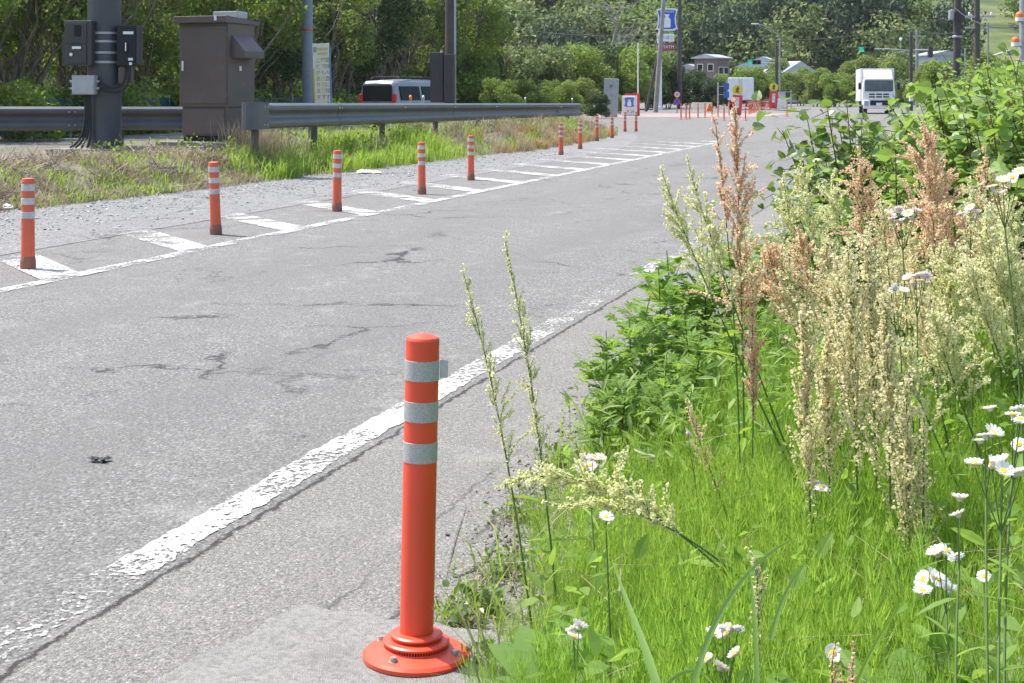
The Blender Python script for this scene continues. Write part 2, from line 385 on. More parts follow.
# ------------------------------------------------------------------ the ground and roads  (local frame: X along the road, Y to its left)
def edge(s): return np.interp(s, [2, 3.3, 4.3, 5.4, 6, 9, 22, 40], [1.0, 1.09, 1.26, 1.40, 1.42, 1.52, 2.05, 2.15])
def sheet(name, pts, z, mat, loc=None):
    mb = MB(); mb.add([[a, b, 0] for a, b in pts], [list(range(len(pts)))])
    o = mb.build(name, mat); o.location = (0, 0, z); o.rotation_euler = (0, 0, ROADROT); return struct(o)
def strip(mb, s0, s1, t0f, t1f, n=40, z=0, mat=0):
    V = []; 
    for i in range(n+1):
        s = s0+(s1-s0)*i/n; V += [[s, t0f(s), z], [s, t1f(s), z]]
    mb.add(V, [[2*i, 2*i+2, 2*i+3, 2*i+1] for i in range(n)], mat)

gm = MB(); gm.add([[-1500, -1500, 0], [1500, -1500, 0], [1500, 1500, 0], [-1500, 1500, 0]], [[0, 1, 2, 3]])
o = gm.build('ground', M['field']); o.location = (0, 0, -.06); struct(o)
sheet('road', [(-12, 2.19), (60, 2.19), (110, .5), (330, -18), (330, 60), (72, 60), (62, 22), (52, 10.9), (45, 9.4), (40, 8.7), (36, 8.1), (-12, 8.1)], 0, M['road'])
sheet('gravel_strip', [(-12, 7.9), (36, 7.9), (40, 8.5), (45, 9.2), (52, 10.7), (62, 21.5), (56, 21), (48, 13.5), (40, 12), (-12, 12)], .004, M['gravelly'])
mb = MB(); strip(mb, -12, 60, lambda s: float(edge(s))-1.2, lambda s: 2.205, 30)
o = mb.build('road_shoulder', M['shoulder']); o.location = (0, 0, .008); o.rotation_euler = (0, 0, ROADROT); struct(o)
sheet('side_road', [(-20, 16), (72, 16), (72, 27.5), (-20, 27.5)], -.02, M['road'])
g = np.random.default_rng(3)
def rough_strip(mb, s0, s1, t0, t1, n, j, z=0):
    V = []
    for i in range(n+1):
        s = s0+(s1-s0)*i/n; V += [[s, t0+g.normal()*j, z], [s, t1+g.normal()*j, z]]
    mb.add(V, [[2*i, 2*i+2, 2*i+3, 2*i+1] for i in range(n)])
mb = MB(); rough_strip(mb, 1.5, 14.6, 2.25, 2.395, 300, .006)
o = mb.build('edge_line', M['edgepaint']); o.location = (0, 0, .004); o.rotation_euler = (0, 0, ROADROT); struct(o)
mb = MB(); rough_strip(mb, 4, 43, 6.40, 6.55, 160, .006)
for k in range(-1, 17):
    s0 = 9.80+2.11*k
    te = 7.75+.12*min(max(k, 0), 4)+g.random()*.25+(max(0, k-8)*.11)
    te = min(te, 6.6+max(.3, (44.5-s0)*.55))
    mb.add([[s0, 6.555, 0], [s0+.50, 6.555, 0], [s0+.50+(te-6.55)*.98, te, 0], [s0+(te-6.55)*.98-.05, te, 0]], [[0, 1, 2, 3]])
o = mb.build('zebra_marking', M['zebrapaint']); o.location = (0, 0, .0085); o.rotation_euler = (0, 0, ROADROT); struct(o)
# red coloured paving and far lines
mb = MB(); mb.add([[86, 24, 0], [104, 24, 0], [110, 11, 0], [93, 11.2, 0]], [[0, 1, 2, 3]])
o = mb.build('red_paving', M['redpave']); o.location = (0, 0, .004); o.rotation_euler = (0, 0, ROADROT); struct(o)
# concrete slab under the near post
mb = MB(); mb.prism([(2.2, .95), (2.2, 1.80), (2.7, 1.785), (2.95, 1.80), (3.14, 1.765), (3.3, 1.745), (3.42, 1.69), (3.55, 1.70), (3.68, 1.655), (3.65, 1.56), (3.67, 1.48), (3.63, 1.40), (3.66, 1.30), (3.62, 1.22), (3.63, 1.12), (3.58, 1.06), (3.5, .95)], 0, .042)
o = mb.build('concrete_slab', M['concrete'], bevel=.012); o.location = (0, 0, 0); o.rotation_euler = (0, 0, ROADROT); struct(o)

# left verge mound and right bank, both as height grids in road coordinates
def verge_z(s, t):
    e = np.interp(s, [-10, 15, 20, 30, 36, 44, 50, 56, 62, 70], [11.1, 10.85, 10.6, 10.3, 9.9, 10.3, 11, 13, 20, 24])
    h = np.interp(s, [0, 16, 40, 52, 60, 66], [.38, .38, .40, .34, .22, .0])
    d = t-e
    b = np.interp(s, [-10, 40, 56, 64], [15.8, 15.8, 16.5, 22])
    z = h*sstep(0, 1.3, d)*sstep(0, 1.2, b-t)
    return z+.05*np.sin(s*2.3+t*3)*np.sin(t*4.1-s)*sstep(.1, .8, d)*sstep(0, 1, b-t)
def bank_z(s, t):
    e = edge(s)
    return .26*sstep(0, 1.3, e-t)+.34*sstep(.8, 3.2, e-t)+.9*sstep(2.5, 9, e-t)
def grid(name, s0, s1, t0, t1, ns, nt, zf, mat, dz, rough=.0):
    s = np.linspace(s0, s1, ns); tt = np.linspace(t0, t1, nt); SS, TT = np.meshgrid(s, tt, indexing='ij')
    Z = zf(SS, TT)+dz+np.random.default_rng(1).normal(size=SS.shape)*rough*(zf(SS, TT) > .02)
    V = np.stack([SS, TT, Z], -1).reshape(-1, 3); i = np.arange((ns-1)*nt).reshape(ns-1, nt)[:, :-1].ravel()
    mb = MB(); mb.add(V, np.stack([i, i+nt, i+nt+1, i+1], 1), 0, True)
    o = mb.build(name, mat); o.rotation_euler = (0, 0, ROADROT); return struct(o)
grid('verge_ground', -10, 66, 9.5, 24, 153, 60, verge_z, M['verge'], -.012, .015)
grid('bank_ground', -8, 66, -30, 3.2, 220, 120, bank_z, M['soil'], -.015, .01)
def bankpt(x, y):
    s, t = toST(x, y); return float(bank_z(np.array(s), np.array(t)))
def vergept(x, y):
    s, t = toST(x, y); return float(verge_z(np.array(s), np.array(t)))

# ------------------------------------------------------------------ hills
def hill_z(x, y):
    d = y-228+x*.10+9*np.sin(x*.03)+5*np.sin(x*.07+2)
    z = np.clip(d, 0, None)*.36+np.clip(d-30, 0, None)*.12
    z = z*(1+.22*np.sin(x*.045+1))+2.0*sstep(0, 30, d)*np.sin(x*.11)*np.sin(y*.08)
    fld = np.exp(-((x-86)/16)**2)
    z = z*(1-fld*.25)+fld*1.1*np.floor(np.clip(d, 0, None)/7)*.5
    return np.maximum(z, 0)
xs = np.linspace(-260, 320, 146); ys = np.concatenate([np.linspace(190, 360, 86), np.linspace(366, 430, 12)])
XX, YY = np.meshgrid(xs, ys, indexing='ij'); ZZ = hill_z(XX, YY)
V = np.stack([XX, YY, ZZ-.5], -1).reshape(-1, 3); nt = len(ys); i = np.arange((len(xs)-1)*nt).reshape(-1, nt)[:, :-1].ravel()
mb = MB(); mb.add(V, np.stack([i, i+nt, i+nt+1, i+1], 1), 0, True); t = NT('terraced_hill'); mp = t.n('Mapping'); mp.inputs['Scale'].default_value = (.03, .03, .55); t.L.new(t.tc.outputs['Object'], mp.inputs[0])
c = t.ramp(t.noise(1.0, 4, .55, mp.outputs[0]), [(.36, (.06, .09, .03)), (.46, (.16, .19, .06)), (.55, (.10, .13, .04)), (.62, (.22, .22, .10))]); c = t.mix(t.ramp(t.noise(.25, 5, .7), [(.45, 0), (.7, .7)]), c, (.07, .10, .03))
t.put(t.b.inputs['Base Color'], c); t.b.inputs['Roughness'].default_value = .95; M['terraces'] = t.m
struct(mb.build('hills', M['terraces']))

g = np.random.default_rng(11)
def crown_template(seed, n, r, leaf):
    gg = np.random.default_rng(seed); mb = MB()
    bl = [(0, 0, r*1.0, r*.75)]+[(r*.75*math.cos(a)*q, r*.75*math.sin(a)*q, r*(.55+.7*gg.random()), r*(.32+.25*gg.random())) for a, q in zip(gg.random(9)*6.28, .5+.5*gg.random(9))]
    p, d = crown_pts(gg, bl, n, .9, .12); leaves(mb, gg, p, d, leaf, DIAMOND, 0, .2, .6)
    return mb.c[0][0], mb.c[0][1]
CT = [crown_template(50+k, 1350, 4.0, .52) for k in range(5)]
hw = [MB(), MB(), MB()]
cnt = 0
for _ in range(4000):
    x = g.uniform(-110, 190); y = g.uniform(222, 330)
    if abs(x/y) > .42: continue
    d = y-228+x*.10
    z = float(hill_z(x, y)); 
    if d < 3 or z > .075*y+8: continue
    if 70 < x < 101 and z < 26 and g.random() < .93: continue
    r = g.uniform(.8, 1.65); k = g.integers(5); V, F = CT[k]; a = g.random()*6.28
    Rm = np.array([[math.cos(a), -math.sin(a), 0], [math.sin(a), math.cos(a), 0], [0, 0, 1]])
    ch = (math.sin(x*.07+1.3)+math.sin(y*.11+x*.03)+g.normal()*1.5)
    j = 0 if abs(ch) < .8 else (1 if ch > 0 else 2)
    hw[j].add((V @ Rm.T)*np.array([r, r, r*(1.0 if j < 2 else 1.45)])+np.array([x, y, z-.8]), F, 0)
    cnt += 1
    if cnt > 380: break
allmb = MB()
for j, m_ in enumerate(hw):
    for V, F, _, _ in m_.c:
        allmb.c.append((V, F-F.min()+allmb.n, j, False)); allmb.n += len(V)
o = allmb.build('hillside_wood', [M['f_hill'], M['f_hill2'], M['f_hilld']]); tag(o, 'dense green wood covering the hillside behind the junction', 'woodland', kind='stuff')
# ------------------------------------------------------------------ trees
def tree_proto(name, label, cat, seed, blobs, n, leaf, fmat, stems, group=None, tmpl=DIAMOND, bark='bark', fill=.25, flat=.85):
    gg = np.random.default_rng(seed); t = thing(name, label, cat, group=group)
    mb = MB()
    for (x0, y0, x1, y1, h, r) in stems:
        P = limb(gg, (x0, y0, -.1), (x1, y1, h), .12*h/4, 7); mb.tube(P, np.linspace(r, r*.3, len(P)), 7)
        for _ in range(4):
            k = gg.integers(2, len(P)-1); a = gg.random()*6.28; q = P[k]+np.array([math.cos(a), math.sin(a), 1.1])*h*.22*(.6+.6*gg.random())
            L = limb(gg, P[k], q, .05*h/4, 4); mb.tube(L, np.linspace(r*.45, r*.12, len(L)), 5)
    mb.build('trunk', M[bark], t)
    mb = MB(); p, d = crown_pts(gg, blobs, n, flat, fill); k = p[:, 2] > .05; p, d = p[k], d[k]
    leaves(mb, gg, p, d, leaf, tmpl, 0, .3, .8); mb.build('crown', M[fmat], t)
    return Proto(t)
def blobset(seed, n, rx, z0, z1, r0, r1):
    gg = np.random.default_rng(seed)
    return [(rx*math.cos(a)*q, rx*math.sin(a)*q, z0+(z1-z0)*h, r0+(r1-r0)*gg.random()) for a, q, h in zip(gg.random(n)*6.28, gg.random(n)**.5, gg.random(n))]
def stemset(seed, n, sp, h, r):
    gg = np.random.default_rng(seed)
    return [(gg.normal()*.25, gg.normal()*.25, gg.normal()*sp, gg.normal()*sp, h*(.75+.4*gg.random()), r*(.6+.6*gg.random())) for _ in range(n)]
FW = 'trees of the roadside wood behind the guardrails'
wl = 'tall leafy tree with thin dark trunks in the wood behind the guardrails'
fp = [tree_proto('forest_tree', wl, 'tree', 100+k, blobset(110+k, 26, 2.3, 2.7+.3*k, 8.5, .5, .95)+blobset(120+k, 4, 1.6, 1.5, 2.8, .25, .5), 9500, .17, fm, stemset(130+k, 9, 1.4, 6.5, .085), FW, bark='barkdark')
      for k, fm in enumerate(['f_wood', 'f_dark', 'f_wood', 'f_bright'])]
g = np.random.default_rng(21)
for row, (tt, s0, s1, sp) in enumerate([(29.5, 24, 90, 4.6), (34, 22, 100, 4.8), (39.5, 24, 118, 5.2), (46, 30, 130, 6.0)]):
    s = s0
    while s < s1:
        k = int(g.choice([0, 1, 2, 3], p=[.36, .26, .28, .10])); q = ST(s+g.normal()*.6, tt+g.normal()*.8)
        fp[k].place(q, (0, 0, g.random()*6.28), wl, .9+.35*g.random(), FW); s += sp*(.8+.4*g.random())
UG = 'bushes along the foot of the roadside wood'
ul = 'low rounded green bush at the foot of the roadside wood'
bp = [tree_proto('woodland_bush', ul, 'bush', 140+k, blobset(150+k, 9, 1.0, .2, 1.1, .4, .7), 2600, .15, fm, stemset(160+k, 4, .4, 1.2, .03), UG, bark='barkdark')
      for k, fm in enumerate(['f_bright', 'f_wood', 'f_dark'])]
s = 26
while s < 92:
    bp[int(g.integers(3))].place(ST(s+g.normal()*.4, 28.0+g.normal()*.5), (0, 0, g.random()*6.28), ul, .7+.75*g.random(), UG); s += 2.1+g.random()*1.8
mid = [tree_proto('broadleaf_tree', 'broad leafy tree beyond the guardrail end', 'tree', 170+k, blobset(180+k, 20, 1.9, .9, 4.4, .55, 1.05), 7000, .24, fm, stemset(190+k, 4, .9, 4, .09), 'broadleaf trees beyond the guardrail end', bark='barkdark')
       for k, fm in enumerate(['f_wood', 'f_bright', 'f_hill2', 'f_dark'])]
BM = 'broadleaf trees beyond the guardrail end'
for u, D, k, sc, lb in [(462, 90, 1, .95, 'bright green bushy tree just right of the black pole'), (488, 97, 0, 1.0, 'mid green round tree right of the black pole, second from it'),
                        (514, 103, 2, 1.0, 'greyish green tree in the middle of the row beyond the guardrail'), (540, 106, 2, 1.12, 'tall grey-green tree at the middle of the row beyond the guardrail end'),
                        (562, 110, 1, 1.1, 'tall yellow-green tree left of the pale grey upright board'), (582, 113, 0, 1.0, 'dense green tree next to the pale grey upright board'),
                        (500, 84, 1, .5, 'low bright bush under the trees right of the black pole'), (536, 90, 1, .5, 'low bright bush under the grey-green tree'), (566, 95, 1, .5, 'low yellow-green bush left of the upright board'),
                        (582, 99, 0, .5, 'low green bush at the foot of the pale grey upright board'), (596, 86, 3, .30, 'small dark green shrub left of the small shop sign'),
                        (620, 134, 1, 1.2, 'round bright green tree behind the thin white pole'), (645, 141, 1, 1.2, 'round bright green tree behind the leaning grey pole'), (633, 139, 1, 1.3, 'tall bright green tree between the thin white pole and the leaning pole'),
                        (620, 100, 0, .28, 'low green shrub between the upright board and the small shop sign'), (666, 142, 3, .9, 'dark green tree behind the shop pylon'),
                        (655, 150, 2, 1.3, 'pale green tree behind the top of the leaning grey pole'),
                        (470, 112, 0, 1.25, 'tall mid green tree rising behind the bright bushy tree'), (505, 124, 2, 1.25, 'tall mid green tree rising behind the row'), (590, 130, 3, 1.2, 'dark green tree behind the pale grey board')]:
    mid[k].place(Vector(((u-512)/FPX*D, D, -.05)), (0, 0, u*.37), lb, sc*(1.0), BM)
HF = 'trees at the foot of the hill'
for u, D, k, sc, lb in [(702, 150, 3, .62, 'dark green tree left of and below the brown house'), (716, 148, 3, .58, 'dark green tree in front of the brown house'), (690, 152, 3, .8, 'dark tree behind the round no-parking signs'),
                        (745, 165, 1, .95, 'bright green clipped tree behind the white truck'), (765, 168, 1, .95, 'bright green tree right of the white truck rear'), (784, 175, 0, .8, 'mid green tree right of the second red banner'),
                        (728, 170, 1, .8, 'bright green tree between the house and the white truck'), (800, 178, 0, .8, 'mid green tree behind the road at the centre of the junction'), (818, 165, 0, .85, 'round green tree left of the oncoming truck'),
                        (836, 160, 1, .8, 'bright green tree just left of the oncoming truck'), (852, 172, 0, 1.05, 'tall mid green tree behind the left edge of the oncoming truck'), (872, 168, 0, 1.15, 'tall green tree right behind the oncoming truck'),
                        (892, 165, 0, 1.1, 'tall green tree behind the right edge of the oncoming truck'), (909, 150, 2, .7, 'dull brownish green tree right of the oncoming truck'), (928, 130, 0, .85, 'green tree right of the signal pole'),
                        (945, 120, 1, .9, 'bright green tree left of the dark utility pole'), (968, 110, 2, .9, 'pale green tree right of the dark utility pole'), (990, 100, 0, .85, 'green tree above the hedge left of the orange lamps'),
                        (1012, 90, 2, .75, 'pale tree above the hedge by the orange lamps'), (812, 205, 1, 1.1, 'dark green tree at the hill foot left of the green signal'),
                        (905, 190, 2, 1.6, 'pale green tree behind the signal pole'), (780, 215, 0, 1.3, 'green tree behind the pale houses')]:
    z = hill_z(np.array((u-512)/FPX*D), np.array(float(D)))
    mid[k].place(Vector(((u-512)/FPX*D, D, float(z)-.05)), (0, 0, u*.53), lb, sc, HF)
# bare tree above the broadleaf row
gg = np.random.default_rng(5); t = thing('bare_tree', 'leafless grey tree with spreading twigs rising behind the pale grey upright board', 'tree', (9.2, 140, 0)); mb = MB()
tr = limb(gg, (0, 0, -.2), (.6, 0, 9), .25, 8); mb.tube(tr, np.linspace(.28, .10, len(tr)), 8); mb.build('trunk', M['barkgrey'], t); mb = MB()
for _ in range(26):
    k = gg.integers(3, len(tr)); a = gg.random()*6.28; e = tr[k]+np.array([math.cos(a)*4.4, math.sin(a)*2, 1.2+2.4*gg.random()])*(.5+.7*gg.random())
    L = limb(gg, tr[k], e, .3, 6); mb.tube(L, np.linspace(.06, .015, len(L)), 5)
    for _ in range(5):
        j = gg.integers(2, len(L)); e2 = L[j]+gg.normal(size=3)*[.9, .6, .7]; mb.tube(limb(gg, L[j], e2, .1, 3), [.02, .017, .013, .008], 4)
mb.build('branch', M['barkgrey'], t)
# net fence at the wood's edge
t = thing('mesh_fence', 'teal mesh fence in the shade along the edge of the wood', 'fence', ST(30, 28.3, 0)); mb = MB(); pb = MB()
for k in range(22):
    a = ST(22+k*2.2, 28.3)-ST(30, 28.3); b = ST(22+(k+1)*2.2, 28.3)-ST(30, 28.3)
    d = np.array(b-a); nn = np.array([-d[1], d[0], 0])/np.linalg.norm(d)*.012
    A, B = np.array(a), np.array(b)
    Vv = [A-nn, B-nn, B+nn, A+nn]; mb.add([v+[0, 0, .1] for v in Vv]+[v+[0, 0, 1.25] for v in Vv], [[0, 1, 5, 4], [1, 2, 6, 5], [2, 3, 7, 6], [3, 0, 4, 7], [4, 5, 6, 7]])
    p_ = MB().tube([A-[0, 0, .1], A+[0, 0, 1.4]], .025, 6); p_.build('fence_post', M['galv'], t)
mb.build('mesh_panel', M['net'], t)

# ------------------------------------------------------------------ lettering
def textmesh(mb_name, items, mat, parent, loc, Mrot, depth=.004):
    """items: (string, x, z, size) in the plane of a board; one mesh of raised letters"""
    mb = MB()
    for s_, x, z, size in items:
        cu = bpy.data.curves.new('lettering', 'FONT'); cu.body = s_; cu.size = size; cu.align_x = 'CENTER'; cu.align_y = 'CENTER'; cu.resolution_u = 2
        o = bpy.data.objects.new('lettering', cu); COL.objects.link(o); bpy.context.view_layer.update()
        me = bpy.data.meshes.new_from_object(o.evaluated_get(bpy.context.evaluated_depsgraph_get()))
        V = np.zeros(len(me.vertices)*3); me.vertices.foreach_get('co', V); V = V.reshape(-1, 3)
        V = np.stack([V[:, 0]+x, np.zeros(len(V)), V[:, 1]+z], 1)
        for p in me.polygons: pass
        me.calc_loop_triangles()
        if len(V): mb.add(V, [list(tq.vertices) for tq in me.loop_triangles])
        bpy.data.objects.remove(o); bpy.data.curves.remove(cu); bpy.data.meshes.remove(me)
    o = mb.build(mb_name, mat, parent, loc=loc, rot=Mrot); return o

# ------------------------------------------------------------------ the delineator posts
def make_near_post():
    t = thing('delineator_post', 'tall clean orange delineator post with three grey bands standing on the concrete slab', 'delineator post', gp(416, 657, .042), (0, R(1.25), R(20))); t.scale = (1, 1, .96)
    mb = MB(); mb.lathe([(.0405, .066), (.0412, .20), (.0405, .50), (.0405, .792)], 40); mb.build('tube', M['orange'], t)
    mb = MB(); mb.lathe([(.0408, .788), (.0408, .797), (.038, .803), (.018, .811), (.0001, .814)], 40); mb.build('cap', M['orange'], t)
    for z in (.697, .595, .493): MB().lathe([(.0405, z), (.0416, z+.0005), (.0416, z+.0495), (.0405, z+.05)], 40).build('reflective_band', M['band'], t)
    mb = MB(); mb.box((.053, 0, .724), (.020, .0012, .044)); o = mb.build('loose_band_end', M['bandfar'], t, rot=(0, 0, R(-20)))
    b = MB().lathe([(.1, .0), (.128, .0), (.129, .010), (.122, .017), (.080, .028), (.078, .030)], 48).build('base_plate', M['orange'], t)
    for r, z in ((.080, .0375), (.0625, .054)):
        MB().lathe([(r-.006, z-.010), (r-.006, z)], 48).build('shade_gap', M['black'], b)  # black core, the shade inside the collar slits put in as colour
        rg = MB(); rg.lathe([(r-.004, z-.0005), (r, z+.001), (r+.001, z+.006), (r-.004, z+.0095), (r-.022, z+.0115), (.03, z+.012)], 48); rg.build('collar_ring', M['orange'], b)
        rb = MB()
        for k in range(72):
            a = k/72*2*math.pi; rb.box((math.cos(a)*(r-.004), math.sin(a)*(r-.004), z-.005), (.004, .0022, .0085), [[math.cos(a), -math.sin(a), 0], [math.sin(a), math.cos(a), 0], [0, 0, 1]])
        rb.build('collar_ribs', M['orange'], b)
    for a in (-118, -20, 58, 150):
        mb = MB(); x, y = .101*math.cos(R(a-20)), .101*math.sin(R(a-20))
        mb.lathe([(.0001, .0325), (.0075, .0325), (.0085, .028), (.0085, .022), (.012, .0215), (.012, .018)], 12, (x, y, 0)); mb.build('bolt', M['bolt'], b)
make_near_post()
def make_far_post():
    t = thing('delineator_post', None, 'delineator post', group='orange delineator posts along the zebra marking')
    mb = MB(); mb.lathe([(.054, .09), (.052, .3), (.051, .70), (.047, .722), (.0001, .728)], 20); mb.build('tube', M['orangeold'], t)
    for z in (.625, .515, .405): MB().lathe([(.052, z), (.0535, z+.001), (.0535, z+.052), (.052, z+.053)], 20).build('reflective_band', M['bandfar'], t)
    MB().lathe([(.056, .0), (.061, .0), (.062, .06), (.055, .10), (.053, .105)], 20).build('base_boot', M['dirtyboot'], t)
    return Proto(t)
pp = make_far_post()
PL = [(28, 269, 'straight orange post at the left end of the zebra row, nearest the camera', 0, .2), (216, 234, 'orange post leaning left with a peeled scuffed band and dirty foot', -4.2, 1),
      (337, 211, 'orange post with grey worn foot, third from the left in the row', -.8, 2), (422, 194, 'orange post standing fourth from the left in the zebra row', .6, 3), (471, 180, 'orange post fifth from the left, in front of the long green grass', .3, 4),
      (561, 155, 'orange post at the start of the rusty dry grass', 0, 5), (580, 149, 'second orange post in front of the rusty dry grass', 1, 6), (597, 141, 'third orange post in front of the rusty dry grass', -1, 7),
      (612, 138, 'fourth orange post in the rusty dry grass', 0, 8), (625, 131.5, 'orange post last but one by the tip of the dry grass', 0, 9), (636, 131.5, 'orange post at the far right tip of the dry grass verge', 0, 10)]
for u, v, lb, ln, rz in PL: pp.place(gp(u, v, .004), (R(-ln*.3), R(ln), rz), lb, 1)
# slim red posts at the junction
def make_red_post():
    t = thing('lane_post', None, 'lane post'); MB().lathe([(.10, 0), (.10, .03), (.045, .05), (.04, .06), (.038, .86), (.0001, .88)], 12).build('tube', M['orangeold'], t)
    MB().lathe([(.038, .66), (.040, .661), (.040, .73), (.038, .731)], 12).build('reflective_band', M['bandfar'], t); return Proto(t)
rp = make_red_post()
for k, (u, v) in enumerate([(681, 119.5), (686, 119.3), (689.5, 119), (698, 118), (705, 117.6), (712, 117), (718, 116.5), (724, 120.5), (729, 115.5), (745.5, 120.5), (787, 116.5)]):
    lb = ['leftmost slim red lane post at the red paving', 'second slim red lane post from the left at the red paving', 'third slim red lane post from the left at the red paving', 'fourth slim red lane post from the left, set apart', 'fifth slim red lane post from the left at the red paving',
          'sixth slim red lane post from the left at the red paving', 'slim red lane post left of the pink seed stalk tip', 'slim red lane post standing nearer than its row, left of the red banner', 'slim red lane post just left of the red banner', 'single slim red lane post right of the red banner', 'lone slim red lane post in open road left of the hedge'][k]
    rp.place(gp(u, v, 0), (0, 0, k), lb, 1, 'slim red lane posts at the junction')
for k in range(16):
    f = k/15; D = 104+f*50; u = 749+f*21-0*f
    rp.place(Vector(((u-512)/FPX*D, D, 0)), (0, 0, k), 'slim red lane post in the dense far row leading to the second banner', 1, 'far dense row of red lane posts')

# ------------------------------------------------------------------ guardrails
def guardrail(name, label, pts, ztop, beamh, ground, posts, refl=(), terminal=True, group=None):
    """pts: two (x,y); beam of W section facing the road"""
    A, B = Vector((*pts[0], 0)), Vector((*pts[1], 0)); L = (B-A).length; d = (B-A)/L
    t = thing(name, label, 'guardrail', (A.x, A.y, ground[0]), math.atan2(d.y, d.x), group)
    h = beamh; prof = [(0, 0), (.02, .02), (.075, .10), (.085, .20), (.075, .27), (.012, .42), (0, .5), (.012, .58), (.075, .73), (.085, .80), (.075, .90), (.02, .98), (0, 1.0)]
    prof = [(-n, z*h) for n, z in prof]; back = [(n+.012, z) for n, z in prof[::-1]]; ring = prof+back; n = len(ring)
    zt0 = ztop[0]-ground[0]-h; zt1 = ztop[1]-ground[0]-h
    k = max(2, int(L/4)); segs = np.linspace(0, L, k+1)
    for i in range(k):
        mb = MB(); a, b = segs[i]-(.0 if i == 0 else .12), segs[i+1]
        off = .006*(i % 2)
        V = []
        for x in (a, b):
            zz = zt0+(zt1-zt0)*x/L; V += [[x, q[0]-off, q[1]+zz] for q in ring]
        mb.add(V, [[j, n+j, n+(j+1) % n, (j+1) % n] for j in range(n)])
        mb.add(V[:n], [list(range(n))]); mb.add(V[n:][::-1], [list(range(n))])
        o = mb.build('rail_beam', M['railsteel'], t)
        bt = MB()
        for zz in (.22, .78):
            for dx in (.10, .22): bt.lathe([(.016, 0), (.016, .014), (.0001, .018)], 8, (b-dx, -.088-off, zt0+(zt1-zt0)*b/L+zz*h), M=[[1, 0, 0], [0, 0, -1], [0, 1, 0]])
        bt.build('bolt', M['galv'], o)
    for x in posts:
        zz = zt0+(zt1-zt0)*x/L; MB().tube([(x, .09, -.5), (x, .09, zz+h*.9)], .065, 12).build('rail_post', M['darkpole'] if x > .3 else M['bark'], t)
        MB().box((x, .045, zz+h*.5), (.07, .09, h*.3)).build('bracket', M['railsteel'], t)
    if terminal:
        mb = MB(); zz = zt0-.004; hh = h+.008; out = []
        for a in np.linspace(-90, 90, 9): out.append((.08-.28*math.cos(R(a)), .06+.155*math.sin(R(a))))
        out = [(.42, -.095)]+out+[(.42, .215)]; inn = [(x*1.0+.012, y*.9+.006) for x, y in out][::-1]
        mb.prism(out+inn, zz, zz+hh); mb.prism([(x, y) for x, y in out], zz+hh-.006, zz+hh+.004); mb.build('end_terminal', M['railsteel'], t, bevel=.004)
        bt = MB()
        for zq in (.16, .84):
            for dx in (.22, .34): bt.lathe([(.018, 0), (.018, .014), (.0001, .02)], 8, (dx, -.096, zz+zq*hh), M=[[1, 0, 0], [0, 0, -1], [0, 1, 0]])
        bt.build('bolt', M['galv'], t)
    for x, rz_, col in refl:
        zz = zt0+(zt1-zt0)*x/L+h
        b = MB().tube([(x, .14, zz-.3), (x, .14, zz+.06)], .018, 8).build('reflector_stalk', M['galv'], t)
        MB().lathe([(.0001, -.02), (.06, -.02), (.065, -.005), (.065, .012), (.0001, .02)], 20, (x, .14, zz+.12), M=[[1, 0, 0], [0, 0, -1], [0, 1, 0]]).build('reflector_disc', M[col], b)
    return t
def xyu(u, D): return ((u-512)/FPX*D, D)
guardrail('guardrail', 'long dark grey guardrail with a rounded box end behind the green verge grass', [xyu(254, 25), xyu(580, 53)], (1.25, 1.07), .44, (.42, .38), [.25, 3, 7, 11, 15, 19, 23, 27],
          [(10.2, 0, 'galv'), (9.2, 0, 'amber'), (20.8, 0, 'galv'), (28.1, 0, 'galv')])
guardrail('guardrail', 'dark grey guardrail passing behind the thick steel column and the brown cabinet', [xyu(-90, 29), xyu(236, 31.5)], (1.16, 1.13), .48, (.25, .25), [1, 4, 8], terminal=False)

# ------------------------------------------------------------------ steel column with its boxes
C0 = Vector((*xyu(104.5, 27), .42))
t = thing('steel_column', 'thick dark steel column carrying black boxes and cables, on a concrete slab', 'pole', C0)
MB().lathe([(.30, 0), (.297, 3), (.285, 9), (.0001, 9.02)], 40).build('column', M['polesteel'], t)
bx = MB().box((-.30, -.33, 1.88), (.50, .30, .80)).build('control_box', M['metergrey'], t, bevel=.012, rot=(0, 0, R(-6)))
MB().box((-.33, -.492, 2.06), (.38, .014, .36)).build('box_door', M['metergrey'], bx, bevel=.005)
MB().box((-.33, -.492, 1.68), (.38, .014, .33)).build('box_door', M['metergrey'], bx, bevel=.005)
MB().box((-.30, -.507, 2.1), (.11, .014, .2)).build('dark_window', M['glass'], bx, bevel=.004)
MB().box((-.32, -.503, 1.80), (.16, .008, .045)).build('label_plate', M['white'], bx)
MB().lathe([(.0001, .012), (.028, .01), (.03, 0)], 12, (-.42, -.50, 1.68), M=[[1, 0, 0], [0, 0, -1], [0, 1, 0]]).build('round_plate', M['white'], bx)
MB().box((-.59, -.29, 1.75), (.08, .2, .55)).build('side_box', M['metergrey'], bx, bevel=.008)
bx = MB().box((.40, -.20, 1.84), (.34, .36, .72)).build('control_box', M['black'], t, bevel=.012, rot=(0, 0, R(12)))
MB().box((.62, -.20, 1.86), (.10, .40, .70)).build('box_lid', M['metergrey'], bx, bevel=.01)
MB().box((.43, -.388, 2.07), (.18, .012, .05)).build('label_plate', M['white'], bx)
MB().box((.40, -.388, 1.80), (.09, .014, .18)).build('dark_window', M['glass'], bx)
MB().box((.385, -.394, 1.82), (.02, .012, .15)).build('latch', M['white'], bx)
MB().box((.47, -.388, 1.60), (.08, .012, .045)).build('label_plate', M['white'], bx); MB().box((.47, -.388, 1.52), (.05, .012, .05)).build('label_plate', M['white'], bx)
